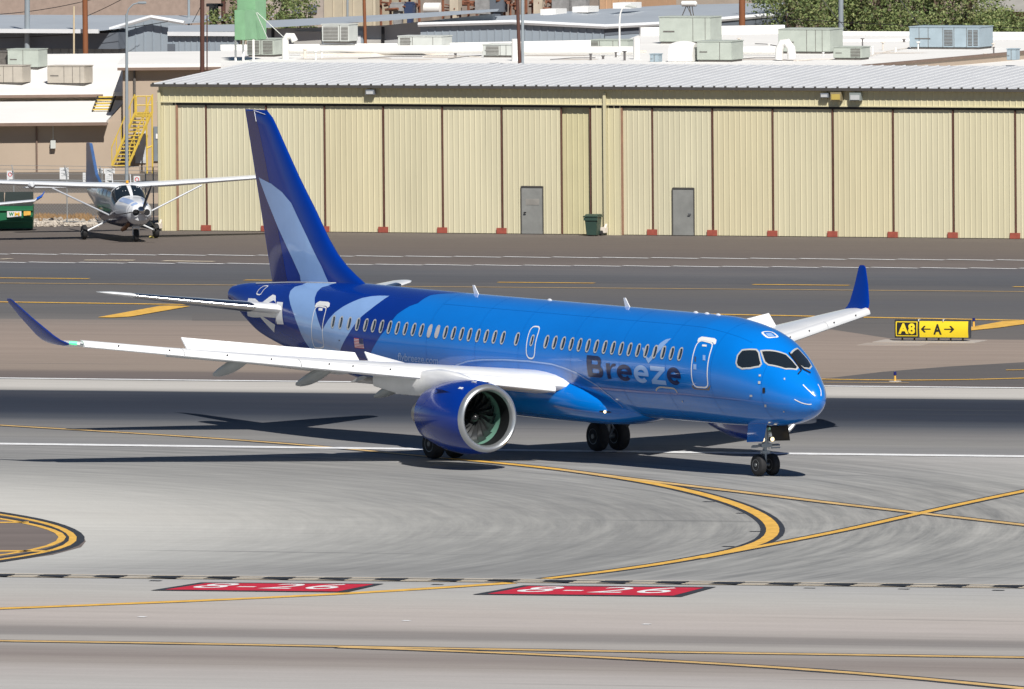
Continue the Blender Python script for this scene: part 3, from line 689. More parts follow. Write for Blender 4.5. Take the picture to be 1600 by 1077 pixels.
fv = [(lx_ + .22 * math.cos(2 * PI * k / 16), lth + .055 * math.sin(2 * PI * k / 16)) for k in range(16)]; V, Fc = tess([fv]); patch('light_recess', V, Fc, lambda a, b: FAIR.on(a, b, .006), M_BLACK, ll, .1, .03, outward=OUT(FAIR))
# --- fin
def profile(n=14, t=.11):
    """closed symmetric aerofoil, (x 0..1, half thickness)"""
    xs = [(1 - math.cos(PI * k / n)) / 2 for k in range(n + 1)]
    yt = [5 * t * (.2969 * math.sqrt(x) - .126 * x - .3516 * x**2 + .2843 * x**3 - .1036 * x**4) for x in xs]
    return xs, yt
def fz(u, v): Mi = PM.inverted(); o = Mi @ Vector((0, 0, CH)); d = Mi.to_3x3() @ ray(u, v); t = (-.12 - o.y) / d.y; P = o + d * t; return (-P.x, P.z)
finLE = [fz(*p) for p in ((564.5, 442.2), (541.7, 422), (522.6, 397.3), (507.4, 370.7), (488.4, 328.8), (465.6, 283.2), (442.7, 231.8), (424, 189), (419, 180), (414, 175.5))]
finTE = [fz(*p) for p in ((421.5, 443), (378.4, 171))]
zle = [p[1] for p in finLE]; xle = [p[0] for p in finLE]
zb0 = 5.1
def fin_le(z): return float(np.interp(z, zle, xle)) if z >= zle[0] else xle[0] - (zle[0] - z) * 2.2
def fin_te(z): return finTE[0][0] + (finTE[1][0] - finTE[0][0]) * (z - finTE[0][1]) / (finTE[1][1] - finTE[0][1])
def fin_y(X, z):
    a, b = fin_le(z), fin_te(z); x = min(max((X - a) / (b - a), 0), 1); t = .105 if z > 6.5 else .105 - .03 * (6.5 - z)
    return 5 * t * (b - a) * (.2969 * math.sqrt(x) - .126 * x - .3516 * x**2 + .2843 * x**3 - .1036 * x**4) * (1 if x < 1 else 0)
xs_, _ = profile(16)
mb = MB(); rings = []
for z in [zb0, 5.3, 5.5, 5.65, 5.8, 6.1, 6.5, 7, 7.5, 8, 8.6, 9.2, 9.8, 10.4, 10.9, 11.2, 11.34, 11.42, 11.46]:
    a, b = fin_le(z), fin_te(z); k = 1 if z < 11.3 else max(.15, 1 - (z - 11.3) * 5)
    ring = [(-(a + (b - a) * x), fin_y(a + (b - a) * x, z) * k, z) for x in xs_] + [(-(a + (b - a) * x), -fin_y(a + (b - a) * x, z) * k, z) for x in xs_[-2:0:-1]]
    rings.append(ring)
mb.rings(rings); fin = mb.build('fin', M_DARK, plane, smooth=True)
def fin_patch(name, px, mt, off=.006, both=True):
    P = [fz(*p) for p in px]; V, Fc = tess([P])
    for s in ((-1, 1) if both else (-1,)):
        patch(name, V, Fc, lambda a, b: Vector((-a, s * (fin_y(a, b) + off), b)), mt, fin, .3, .3, outward=lambda c: Vector((0, s, 0)))
fin_patch('rudder', [(381, 174), (395.5, 173), (404, 205), (414, 250), (430, 335), (441, 393), (448.5, 441), (422, 442)], mat('rudder_reflection_blue', (.006, .016, .14), .2, spec=.35, coat=.8, var=.05), .004)  # darker purplish reflection put into the rudder's blue
fin_patch('livery_pale_band', [(401.2, 277.5), (423.7, 287), (442.7, 300.3), (458, 317.4), (473, 347.9), (492, 386), (507.4, 416.4), (519, 443.5), (472.4, 444.5), (471, 430), (458, 401), (435, 355.5), (416, 313.6)], M_PALE, .009)
mb = MB()
for q in ([(395, 172.6), (413, 179)], [(396, 174), (399, 190)]):
    a, b = [fz(*p) for p in q]; mb.tube([(-a[0], -fin_y(*a) - .01, a[1]), (-b[0], -fin_y(*b) - .01, b[1])], .010, 5)
mb.build('tip_line', M_WHITE, fin)
ribbon('fin_seal', [(0, 0)], .03, M_WHITE, .01) if False else None
mb = MB(); mb.tube([(-x, -.30 if x > 31 else -.1, HULL.at(x)[0] - .02) for x in np.linspace(27, 36.4, 14)], .022, 6); mb.build('fin_root_seal', M_WGREY, plane)
# --- tailplanes
def aero_loft(secs, n=12, camber=0.0):
    """secs: (Y, X_le, z_le, chord, t/c, twist)"""
    xs, _ = profile(n); rings = []
    for (Y, X, z, c, t, tw) in secs:
        yt = [5 * t * (.2969 * math.sqrt(x) - .126 * x - .3516 * x**2 + .2843 * x**3 - .1015 * x**4) for x in xs]
        cm = [camber * 4 * x * (1 - x) for x in xs]
        up_ = [(x, cm[i] + yt[i]) for i, x in enumerate(xs)]; lo_ = [(x, cm[i] - yt[i]) for i, x in enumerate(xs)][-2:0:-1]
        r = []
        for (x, yv) in up_ + lo_:
            dx, dz = x * c, yv * c
            r.append((-(X + dx * math.cos(tw) + dz * math.sin(tw)), Y, z + dz * math.cos(tw) - dx * math.sin(tw)))
        rings.append(r)
    return rings
for s in (-1, 1):
    secs = [(s * .5, 32.85, 4.42, 3.5, .12, -.02), (s * 1.3, 33.45, 4.52, 3.15, .12, -.02), (s * 3.8, 34.95, 4.82, 2.2, .115, -.02), (s * 6.1, 36.33, 5.11, 1.15, .11, -.02), (s * 6.34, 36.62, 5.14, .75, .08, -.02), (s * 6.42, 36.95, 5.15, .3, .07, -.02)]
    mb = MB(); mb.rings(aero_loft(secs)); tp = mb.build('tailplane', M_WHITE, plane, smooth=True)
    # polished leading edge sleeve
    mb = MB(); rg = []
    for (Y, X, z, c, t, tw) in [(s * 1.9, 33.82, 4.59, 2.92, .125, 0), (s * 3.8, 34.95, 4.82, 2.22, .122, 0), (s * 5.5, 35.97, 5.035, 1.44, .12, 0)]:
        r = []
        for k in range(-8, 9):
            x = (abs(k) / 8)**2 * .32; yv = 5 * t * (.2969 * math.sqrt(x) - .126 * x - .3516 * x**2); r.append((-(X + x * c - .012), Y, z + math.copysign(yv, k) * c * 1.03 + (.004 if k > 0 else -.004)))
        rg.append(r)
    mb.rings(rg, False, False); mb.build('leading_edge', M_METAL, tp, smooth=True)
tailpatch = hull_px('tailplane_surround', [[(388.5, 466.2), (399, 466.8), (408, 474.8), (426.8, 460.6), (431.3, 462.3), (432.4, 481), (432.4, 501), (429, 519.5), (407, 495.8), (387.4, 493.6), (386.6, 478)]], M_WHITE, .012, hull)
hull_px('surround_inner', [[(411.5, 478), (428, 469.5), (431, 472), (431.6, 479.5)]], M_DARK, .016, hull)
hull_px('surround_inner', [[(411.5, 495), (431, 508), (431.6, 497)]], M_DARK, .016, hull)
hull_px('tailplane_plate', [[(433.5, 472), (443, 472.8), (444, 507), (433.5, 506.4)]], M_WHITE, .020, hull)
ribbon('hatch_outline', [(400.7, 460), (407.4, 461.3), (412.5, 453), (420.3, 447.2), (412.8, 446.9), (405, 452.5)], .045, M_WHITE, .010, hull, closed=True)
mb = MB(); mb.tube([(-38.25, 0, 4.80), (-38.37, 0, 4.80)], [.24, .22], 16); mb.build('exhaust_pipe', M_BLACK, plane, smooth=True)
# --- wings
def LEX(Y): return 13.62 + .589 * (Y - 2.25)
def LEZ(Y): return 2.87 + .112 * (Y - 2.25)
def TEX(Y): return 20.5 + .06 * Y if Y < 5.8 else 20.85 + (Y - 5.8) * .275
for s in (-1, 1):
    side = 'starboard' if s < 0 else 'port'
    secs = []
    for Y in (0.6, 2.25, 4, 5.8, 8, 10.5, 13, 15, 16.15):
        x0 = LEX(Y) + .22; c = TEX(Y) - x0; secs.append((s * Y, x0, LEZ(Y) - .16, c, .115 if Y < 6 else .105, .012))
    mb = MB(); mb.rings(aero_loft(secs, 14, .018)); wing = mb.build('wing', M_WHITE, plane, smooth=True)
    # slats: inner one and three outer ones, drooped
    def slat(y0, y1):
        rg = []
        n = max(2, int((y1 - y0) / 1.2))
        for k in range(n + 1):
            Y = y0 + (y1 - y0) * k / n; X = LEX(Y); z = LEZ(Y); q = .95 - .022 * Y if Y > 3 else .95
            prof = [(.20, .0), (.05, -.015), (-.10, -.06), (-.24, -.16), (-.31, -.28), (-.31, -.37), (-.25, -.42), (-.12, -.40), (-.16, -.28), (-.10, -.17), (.03, -.08), (.18, -.03)]
            rg.append([(-(X + a * q), s * Y, z + b * q) for a, b in prof])
        mb = MB(); mb.rings(rg); mb.build('slat', M_WHITE, wing, smooth=True)
    slat(2.28, 5.55); slat(6.25, 9.72); slat(9.75, 13.15); slat(13.18, 16.1)
    # dark bolts on the slats
    mb = MB()
    for Y in (7.1, 8.2, 8.9, 10.6, 11.9, 13.6, 15.1):
        mb.tube([(-(LEX(Y) - .16), s * Y, LEZ(Y) - .10), (-(LEX(Y) - .20), s * Y, LEZ(Y) - .08)], .026, 8)
    mb.build('bolts', M_BLACK, wing)
    # spoilers raised: four outer, one tapered inner
    def hinge(Y):
        x0 = LEX(Y) + .22; c = TEX(Y) - x0; return x0 + .62 * c
    def spoiler(y0, y1, h0=.40, h1=.40, ch=.50):
        zz = lambda Y: LEZ(Y) - .06
        for_ = []
        for Y, h in ((y0, h0), (y1, h1)):
            X = hinge(Y); for_.append([(-(X), s * Y, zz(Y)), (-(X + ch), s * Y, zz(Y) + h), (-(X + ch + .03), s * Y, zz(Y) + h - .03), (-(X + .06), s * Y, zz(Y) - .05)])
        mb = MB(); mb.rings(for_); mb.build('spoiler', M_WHITE, wing)
    for a, b in ((6.42, 7.8), (7.82, 9.2), (9.22, 10.6), (10.62, 12.05)): spoiler(a, b, .46, .46)
    spoiler(4.55, 6.1, .22, .52)
    # flaps lowered
    for (y0, y1) in ((2.0, 5.5), (5.9, 12.2)):
        rg = []
        for Y in (y0, (y0 + y1) / 2, y1):
            X = TEX(Y) - .35; z = LEZ(Y) - (.42 if Y < 5.7 else .20); c = 1.1 if Y < 6 else .6; ca_, sa_ = math.cos(.2), math.sin(.2)
            prof = [(0, 0), (.1, .07), (.4, .09), (1, .0), (.6, -.04), (.2, -.05)]
            rg.append([(-(X + (a * ca_ + b * sa_) * c), s * Y, z + (b * ca_ - a * sa_) * c) for a, b in prof])
        mb = MB(); mb.rings(rg); mb.build('flap', M_WGREY, wing, smooth=True)
    # flap track fairings
    for Y, xt, zt_ in ((10.44, 22.5, 3.0), (7.62, 21.65, 2.60), (4.95, 20.85, 2.12)):
        L_ = 3.0 if Y < 6 else 2.6
        pts = []; rr = []
        for k in range(9):
            t = k / 8; X = xt - L_ * (1 - t); z = zt_ + (.75 if Y > 6 else .9) * (1 - t)**1.1; pts.append(Vector((-X, s * Y, z))); rr.append(.23 * math.sin(PI * (.03 + .94 * t))**.6)
        rg = [[p + Vector((0, math.cos(a) * r * .62, math.sin(a) * r)) for a in [2 * PI * j / 14 for j in range(14)]] for p, r in zip(pts, rr)]
        mb = MB(); mb.rings(rg); mb.build('flap_fairing', M_UGREY, wing, smooth=True)
    # wing tip and winglet
    rg = []
    path = [(16.15, 22.05, 4.23, 1.55, 0), (16.35, 22.2, 4.27, 1.48, .3), (16.55, 22.38, 4.38, 1.38, .7), (16.72, 22.58, 4.55, 1.26, .95), (17.15, 23.3, 5.15, .86, 1.05), (17.5, 23.98, 5.72, .46, 1.08), (17.53, 24.12, 5.79, .28, 1.1)]
    xs, _ = profile(10)
    for (Y, X, z, c, cant) in path:
        r = []
        nY, nz = -math.sin(cant), math.cos(cant)
        t = .09
        yt = [5 * t * (.2969 * math.sqrt(x) - .126 * x - .3516 * x**2 + .2843 * x**3 - .1015 * x**4) for x in xs]
        for x, yv in [(x, yt[i]) for i, x in enumerate(xs)] + [(x, -yt[i]) for i, x in enumerate(xs)][-2:0:-1]:
            r.append((-(X + x * c), s * (Y + nY * yv * c), z + nz * yv * c))
        rg.append(r)
    mb = MB(); mb.rings(rg[:2]); mb.build('wing_tip', M_WHITE, wing, smooth=True)
    mb = MB(); mb.rings(rg[1:]); mb.build('winglet', M_DARK, wing, smooth=True)
    mb = MB(); mb.tube([(-22.02, s * 16.15, 4.30), (-22.16, s * 16.38, 4.33)], [.06, .05], 8)
    mb.build('navigation_light', mat('green_lens', (.05, .5, .2), .2, emit=(.1, .9, .35), estr=1.2, var=0) if s < 0 else mat('red_lens', (.5, .03, .03), .2, emit=(.9, .1, .1), estr=.6, var=0), wing)
# --- engines
XE, ZE, YE = 12.0, 1.775, 5.8
def lathe_x(prof, y, z, n=48, a0=0, a1=2 * PI):
    return [[(-x, y + r * math.sin(a0 + (a1 - a0) * k / n), z + r * math.cos(a0 + (a1 - a0) * k / n)) for k in range(n)] for x, r in prof]
for s in (-1, 1):
    y = s * YE
    outer = [(XE + .18, 1.165), (XE + .35, 1.205), (XE + .7, 1.25), (XE + 1.1, 1.275), (XE + 1.6, 1.27), (XE + 2.1, 1.22), (XE + 2.6, 1.13), (XE + 3.1, 1.01), (XE + 3.35, .95), (XE + 3.33, .91), (XE + 2.8, .92)]
    mb = MB(); mb.rings(lathe_x(outer, y, ZE), False); eng = mb.build('engine', M_DARK, plane, smooth=True)
    lip = [(XE + .18, 1.167), (XE + .08, 1.135), (XE + .02, 1.09), (XE, 1.045), (XE + .02, 1.0), (XE + .08, .96), (XE + .2, .925)]
    mb = MB(); mb.rings(lathe_x(lip, y, ZE), False); mb.build('inlet_lip', M_LIP, eng, smooth=True)
    duct = [(XE + .2, .925), (XE + .5, .905), (XE + .78, .92)]
    mb = MB(); mb.rings(lathe_x(duct, y, ZE), False); mb.build('inlet_duct', mat('inlet_grey', (.012, .013, .014), .4, var=.05), eng, smooth=True)
    mb = MB(); mb.rings(lathe_x([(XE + .78, .92), (XE + 1.28, .935)], y, ZE), False); mb.build('fan_case', M_FCASE, eng, smooth=True)
    mb = MB(); mb.rings(lathe_x([(XE + 1.26, .94), (XE + 1.30, .01)], y, ZE), True); mb.build('fan_face', M_BLACK, eng)
    mb = MB(); mb.rings(lathe_x([(XE + .80, .012), (XE + .84, .07), (XE + .92, .15), (XE + 1.04, .19), (XE + 1.2, .22)], y, ZE, 24), True); mb.build('spinner', mat('spinner_grey', (.02, .02, .022), .25, coat=.5, var=0), eng, smooth=True)
    mb = MB()
    for kb in range(18):
        a0 = 2 * PI * kb / 18
        V = []; 
        for i in range(8):
            t = i / 7; r = .24 + .68 * t; a = a0 + .55 * math.sin(t * 1.5) - .3 * t * t; tw = .5 + .5 * t; cw_ = .17 + .10 * t
            for e in (-.5, .5):
                da = e * cw_ * math.sin(tw) / r * 1.25; dxx = e * cw_ * math.cos(tw)
                V.append((-(XE + 1.1 + dxx), y + r * math.sin(a + da), ZE + r * math.cos(a + da)))
        mb.add(V, [(2 * i, 2 * i + 1, 2 * i + 3, 2 * i + 2) for i in range(7)])
    mb.build('fan_blades', M_FAN, eng, smooth=True)
    core = [(XE + 2.7, .72), (XE + 3.4, .66), (XE + 3.9, .56), (XE + 4.4, .42), (XE + 4.45, .36), (XE + 4.3, .3), (XE + 4.9, .1), (XE + 5.0, .02)]
    mb = MB(); mb.rings(lathe_x(core, y, ZE, 32), True); mb.build('exhaust_cone', mat('exhaust_metal', (.30, .28, .26), .35, metal=.8, var=.1), eng, smooth=True)
    # strake on the nacelle
    for a, ln in ((-s * 0.75, .9), (s * .8, .9)):
        pts = [(XE + 1.0, 1.265), (XE + 1.9, 1.24), (XE + 1.85, 1.40), (XE + 1.45, 1.40)]
        mb = MB(); V = [(-x, y + r * math.sin(a), ZE + r * math.cos(a)) for x, r in pts]; mb.prism(V, (0, .02 * math.cos(a), -.02 * math.sin(a))); mb.build('strake', M_DARK, eng)
    mb = MB()
    for a, x in ((s * .18, .62), (-s * .25, .55), (s * .6, .7)):
        mb.box((-(XE + x), y + 1.255 * math.sin(a), ZE + 1.255 * math.cos(a)), (.22, .09, .02), ax=(Vector((1, 0, 0)), Vector((0, math.cos(a), -math.sin(a))), Vector((0, math.sin(a), math.cos(a)))))
    mb.build('nacelle_marking', M_WHITE, eng)
    # pylon
    secs = [(XE + .95, 3.00, 3.04, .03), (XE + 1.5, 2.95, 3.16, .15), (XE + 2.2, 2.8, 3.27, .22), (XE + 3.1, 2.6, 3.33, .25), (XE + 4.2, 2.35, 3.25, .27), (XE + 5.6, 2.35, 3.1, .25), (XE + 7.4, 2.55, 3.0, .1)]
    rg = []
    for X, zb_, zt_, hw in secs:
        r = []
        for k in range(12):
            a = 2 * PI * k / 12; r.append((-X, y + hw * math.copysign(abs(math.sin(a))**.6, math.sin(a)), (zb_ + zt_) / 2 + (zt_ - zb_) / 2 * math.copysign(abs(math.cos(a))**.6, math.cos(a))))
        rg.append(r)
    mb = MB(); mb.rings(rg); mb.build('pylon', M_WHITE, plane, smooth=True)
# --- landing gear
def wheel(x, y, r, wd, par, hubr=.48):
    prof = [(-wd / 2, r * .55), (-wd / 2, r * .84), (-wd * .40, r * .95), (-wd * .2, r), (wd * .2, r), (wd * .40, r * .95), (wd / 2, r * .84), (wd / 2, r * .55)]
    n = 32; mb = MB(); mb.rings([[(x + rr * math.cos(2 * PI * k / n), y + yy, r + rr * math.sin(2 * PI * k / n)) for k in range(n)] for yy, rr in prof], True)
    wv = mb.build('wheel', M_TYRE, par, smooth=True)
    mb = MB()
    for q in (-1, 1):
        pr = [(q * wd * .30, r * .55), (q * wd * .52, r * .53), (q * wd * .47, r * .42), (q * wd * .40, r * .2), (q * wd * .56, r * .16), (q * wd * .56, .01)]
        mb.rings([[(x + rr * math.cos(2 * PI * k / 20), y + yy, r + rr * math.sin(2 * PI * k / 20)) for k in range(20)] for yy, rr in pr], True)
    mb.build('hub', M_HUB, wv, smooth=True) if par.type != 'MESH' or True else None
    return wv
xg = -XNG
mb = MB(); mb.tube([(xg, 0, 1.75), (xg, 0, .95)], .10, 16); mb.tube([(xg, 0, .95), (xg, 0, .38)], .062, 14)
mb.tube([(xg - .12, -.34, .37), (xg - .12, .34, .37)], .05) if False else mb.tube([(xg, -.30, .37), (xg, .30, .37)], .05, 10)
mb.tube([(xg + .05, -.55, 1.02), (xg + .05, .55, 1.02)], .03, 8); mb.box((xg, 0, 1.03), (.22, .42, .12)); mb.box((xg, 0, .80), (.16, .30, .10))
mb.tube([(xg - .1, 0, .9), (xg - .24, 0, .68), (xg - .1, 0, .45)], .028, 8); mb.tube([(xg, 0, 1.2), (xg - 1.0, 0, 1.75)], .045, 8)
mb.tube([(xg + .05, .12, 1.7), (xg + .08, .10, .9)], .018, 6); mb.box((xg, .42, .93), (.03, .36, .05)); mb.box((xg, -.42, .99), (.04, .26, .07)); mb.box((xg, .40, 1.03), (.04, .28, .07))
ng = mb.build('nose_gear', M_STRUT, plane, smooth=True)
for q in (-1, 1):
    wheel(xg, q * .27, .37, .24, ng)
    mb = MB(); mb.tube([(xg + .04, q * .19, 1.23), (xg + .15, q * .19, 1.23)], [.07, .085], 14); lm = mb.build('taxi_light', M_BLACK, ng, smooth=True)
    mb = MB(); mb.tube([(xg + .152, q * .19, 1.23), (xg + .165, q * .19, 1.23)], .075, 14); mb.build('lamp_lens', M_LAMP, ng)
for q, mt in ((-1, M_BLUE), (1, M_BLACK)):
    mb = MB(); mb.prism([(xg - .38, q * .40, 1.78), (xg + .75, q * .40, 1.80), (xg + .70, q * .52, 1.20), (xg - .30, q * .52, 1.14)], (0, q * .035, 0)); gd = mb.build('gear_door', M_BLUE, plane, bevel=.008); gd.data.materials[0] = mt
    mb = MB(); mb.prism([(xg + .76, q * .40, 1.76), (xg + .72, q * .50, 1.22), (xg + .72, q * .10, 1.30), (xg + .76, q * .06, 1.76)], (-.03, 0, 0)) if False else mb.box((xg - .05, q * .2, 1.7), (.7, .3, .12)); mb.build('gear_bay', M_BLACK, plane)
for s in (-1, 1):
    xm = -(XNG + 15.14); y = s * 3.35
    mb = MB(); mb.tube([(xm, y, 2.9), (xm, y, 1.2)], .15, 16); mb.tube([(xm, y, 1.2), (xm, y, .5)], .095, 14); mb.tube([(xm, y - .46, .51), (xm, y + .46, .51)], .08, 12)
    mb.tube([(xm, y, 1.5), (xm, y - s * 1.6, 2.1)], .07, 8); mb.tube([(xm + .1, y, 1.1), (xm + .35, y, .8), (xm + .1, y, .55)], .04, 8)
    mg = mb.build('main_gear', M_STRUT, plane, smooth=True)
    for q in (-1, 1): wheel(xm, y + q * .43, .52, .40, mg)
    mb = MB(); mb.prism([(xm + .5, y + s * .62, 2.5), (xm - .5, y + s * .62, 2.5), (xm - .4, y + s * .58, 1.35), (xm + .4, y + s * .58, 1.35)], (0, s * .04, 0)); mb.build('gear_door', M_WHITE, plane, bevel=.01)
mb = MB(); mb.prism([(-12.9, .25, 1.42), (-12.5, .25, 1.42), (-12.75, .25, 1.22), (-12.85, .25, 1.22)], (0, .02, 0)); mb.build('drain_mast', M_BLACK, plane)

# ================================================================== BACKGROUND
# frame of the buildings: e1 runs along the hangar front, e2 away from the runway
hA, hB = gz(280, 361), gz(1600, 374)
e1 = (hB - hA).normalized(); e2 = Vector((-e1.y, e1.x, 0)); EZ = Vector((0, 0, 1)); HROT = math.atan2(e1.y, e1.x)
def s_of(u, v, off=0.0):
    """hit the vertical plane parallel to the hangar front, off metres behind it -> (distance along front, height)"""
    d = ray(u, v); o = Vector((0, 0, CH)); t = ((hA + e2 * off - o).dot(e2)) / d.dot(e2); P = o + d * t
    return (P - hA).dot(e1), P.z
def W(s_, off, z): return hA + e1 * s_ + e2 * off + EZ * z
AX = (e1, e2, EZ)
def bx(mb, s0, s1, o0, o1, z0, z1): return mb.box(W((s0 + s1) / 2, (o0 + o1) / 2, (z0 + z1) / 2), (s1 - s0, o1 - o0, z1 - z0), ax=AX)
def ribbed(mb, s0, s1, off, z0, z1, pitch=.27, w_=.05, d=.022, flip=1):
    """vertical ribbed cladding facing the camera"""
    pts = []; x = s0
    while x < s1 - pitch * .4:
        pts += [(x, 0), (min(x + pitch - w_ - .03, s1), 0), (min(x + pitch - w_, s1), d), (min(x + pitch - .03, s1), d)]; x += pitch
    pts.append((s1, 0)); V = []; Fc = []
    for i, (a, b) in enumerate(pts):
        V += [W(a, off - b * flip, z0), W(a, off - b * flip, z1)]
        if i: Fc.append((2 * i - 2, 2 * i, 2 * i + 1, 2 * i - 1))
    mb.add(V, Fc)
H_YPS = [mat('door_cladding_cream_%s' % n_, c_, .5, var=.07, vscale=.9, stretch=(1, 1, .12)) for n_, c_ in (('pale', (.605, .562, .395)), ('plain', (.595, .55, .38)), ('faded', (.585, .548, .39)), ('warm', (.60, .545, .365)))]
rh = random.Random(5)
H_Y = mat('cladding_cream', (.60, .55, .36), .5, var=.05, vscale=.5, stretch=(1, 1, .15))
H_Y2 = mat('cladding_cream_dull', (.555, .51, .31), .55, var=.05, vscale=.5)
H_ROOF = mat('roof_metal_pale', (.68, .69, .70), .4, metal=.1, var=.05, vscale=.4)
H_BR = mat('joint_rust', (.13, .055, .04), .8, var=.25, vscale=3)
H_BK = mat('bracket_red', (.32, .075, .05), .7, var=.2, vscale=5)
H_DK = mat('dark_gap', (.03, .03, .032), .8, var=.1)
H_GUT = mat('gutter_dark', (.07, .065, .06), .6, var=.1)
H_DOOR = mat('door_grey', (.23, .235, .225), .6, var=.16, vscale=1.2)
T_TAN = mat('stucco_tan', (.42, .34, .265), .9, var=.06, vscale=.4)
T_WH = mat('roof_white', (.80, .79, .765), .8, var=.04, vscale=.25)
T_WH2 = mat('roof_white_dusty', (.66, .60, .53), .85, var=.2, vscale=1.0, stretch=(.4, 1, 1))
T_TRIM = mat('trim_brown', (.20, .14, .11), .8, var=.1)
Z_EAVE = s_of(700, 137)[1]; Z_FB = s_of(700, 162)[1]; Z_DT = s_of(700, 167)[1]
hg = empty('hangar', W(0, 0, 0), HROT); tag(hg, 'long cream metal hangar with sliding doors and a pale ribbed roof', 'hangar')
HM = hg.matrix_basis.inverted()
def hb(mb, name, mt, parent=hg, **k):
    """link a mesh built in world space under a root"""
    r = parent
    while r.parent: r = r.parent
    Mi = r.matrix_basis.inverted(); mb.v = [tuple(Mi @ Vector(v)) for v in mb.v]
    return mb.build(name, mt, parent, **k)
sL = s_of(250, 300)[0]; sR = s_of(1600, 300)[0] + 22
# joints measured along the doors
jt = [277, 323, 417, 508, 600, 692, 785, 878, 925]; jt2 = [972, 1020, 1114, 1208, 1302, 1396, 1490, 1587, 1684, 1781, 1878, 1976, 2074, 2172, 2270, 2340]
mb = MB(); bx(mb, sL + .05, sR, .42, 24, 0, Z_EAVE - .05); hb(mb, 'wall', H_Y2)
mb = MB(); ribbed(mb, sL, sR, -.06, Z_FB, Z_EAVE - .02, .285, .05, .03); bx(mb, sL, sR, -.055, .40, Z_FB, Z_EAVE - .03); hb(mb, 'fascia', H_Y)
mb = MB(); bx(mb, sL - .1, sR, -.13, -.055, Z_FB - .03, Z_FB + .02); hb(mb, 'trim', H_Y)
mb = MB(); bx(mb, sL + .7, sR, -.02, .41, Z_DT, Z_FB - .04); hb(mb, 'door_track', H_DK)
def panel(u0, u1, off, mt, gap=.05):
    a, b = s_of(u0, 300, off)[0] + gap, s_of(u1, 300, off)[0] - gap
    mb = MB(); ribbed(mb, a, b, off, .03, Z_DT + .02); bx(mb, a, b, off + .005, off + .10, .03, Z_DT + .02); return hb(mb, 'door_panel', mt), a, b
for L_ in (jt, jt2):
    for i in range(len(L_) - 1):
        last = (L_ is jt and i == len(L_) - 2)
        o_, a, b = panel(L_[i], L_[i + 1], .22 if last else .08 + .02 * (i % 2), H_Y2 if last else rh.choice(H_YPS))
        mb = MB(); bx(mb, b + .035, b + .072, .02, .12, .03, Z_DT); hb(mb, 'joint', H_BR, o_)
        if not last and not (L_ is jt and i == 6):
            mb = MB(); sx_ = b + .02; bx(mb, sx_ - .24, sx_ + .24, .0, .06, .02, .28); hb(mb, 'bracket', H_BK, o_)
for (u0, u1) in ((250, 277), (925, 972)):
    a, b = s_of(u0, 300)[0], s_of(u1, 300)[0]; mb = MB(); ribbed(mb, a, b, -.01, 0, Z_FB - .03, .29); bx(mb, a, b, -.005, .41, 0, Z_FB - .035); hb(mb, 'pillar', H_Y)
for u in (277, 972):
    a = s_of(u, 300)[0]; mb = MB(); bx(mb, a - .03, a + .05, -.04, .07, .02, Z_DT); hb(mb, 'joint', mat('joint_faded', (.30, .17, .11), .8, var=.2))
for u in (250, 945.5):
    a = s_of(u, 300)[0]; mb = MB(); bx(mb, a, a + .13, -.20, -.07, 0.3, Z_EAVE - .2); hb(mb, 'downpipe', H_Y)
    mb = MB(); bx(mb, a - .035, a - .005, -.14, -.075, 0.3, Z_FB); hb(mb, 'downpipe_gap', H_GUT)
    mb = MB(); mb.box(W(a + .05, -.3, .25), (.22, .35, .25), ax=AX); mb.tube([W(a + .12, -.2, .5), W(a + .12, -.4, .3)], .06); hb(mb, 'drain_elbow', T_WH2)
for (u0, u1, v0, v1) in ((815, 847.5, 293, 365.5), (1051.5, 1083.5, 295.5, 367.5)):
    a, b = s_of(u0, 330)[0], s_of(u1, 330)[0]; h = s_of(u0, v0)[1]
    mb = MB(); bx(mb, a, b, .02, .045, .03, h); bx(mb, a, b, .0, .02, .03, .14); d_ = hb(mb, 'door', H_DOOR)
    mb = MB(); bx(mb, a - .04, a, .0, .05, .03, h + .05); bx(mb, b, b + .04, .0, .05, .03, h + .05); bx(mb, a, b, -.01, .05, h, h + .07); hb(mb, 'frame', H_GUT, d_)
    k = a + .14 if u0 < 900 else b - .14
    mb = MB(); mb.tube([W(k, .01, 1.0), W(k, -.06, 1.0), W(k + (.10 if u0 < 900 else -.10), -.06, 1.0)], .028); hb(mb, 'handle', M_BLACK if u0 < 900 else M_METAL, d_)
    if u0 < 900: mb = MB(); bx(mb, a + .2, b - .16, .008, .02, 1.35, 1.63); hb(mb, 'notice_plate', mat('plate_grey', (.26, .25, .23), .6, var=.2), d_)
# roof: shallow slope up from the eave, standing ribs running up the slope
EV = -.40; RG = 11.5
z_rg = s_of(700, 99, RG)[1] - .10
mb = MB()
def rz_(o): return Z_EAVE + .10 + (z_rg - Z_EAVE) * (o - EV) / (RG - EV)
s0r, s1r = sL - .25, sR + .3
mb.add([W(s0r, EV, rz_(EV)), W(s1r, EV, rz_(EV)), W(s1r, RG, rz_(RG)), W(s0r, RG, rz_(RG))], [(0, 1, 2, 3)])
mb.add([W(s0r, RG, rz_(RG) - .001), W(s1r, RG, rz_(RG) - .001), W(s1r, 24.5, rz_(RG) - .8), W(s0r, 24.5, rz_(RG) - .8)], [(0, 1, 2, 3)])
x = s0r + .12
while x < s1r:
    mb.add([W(x - .035, EV, rz_(EV) + .001), W(x - .015, EV, rz_(EV) + .035), W(x + .015, EV, rz_(EV) + .035), W(x + .035, EV, rz_(EV) + .001),
            W(x - .035, RG, rz_(RG) + .001), W(x - .015, RG, rz_(RG) + .035), W(x + .015, RG, rz_(RG) + .035), W(x + .035, RG, rz_(RG) + .001)], [(0, 1, 5, 4), (1, 2, 6, 5), (2, 3, 7, 6), (0, 3, 2, 1)])
    x += .545
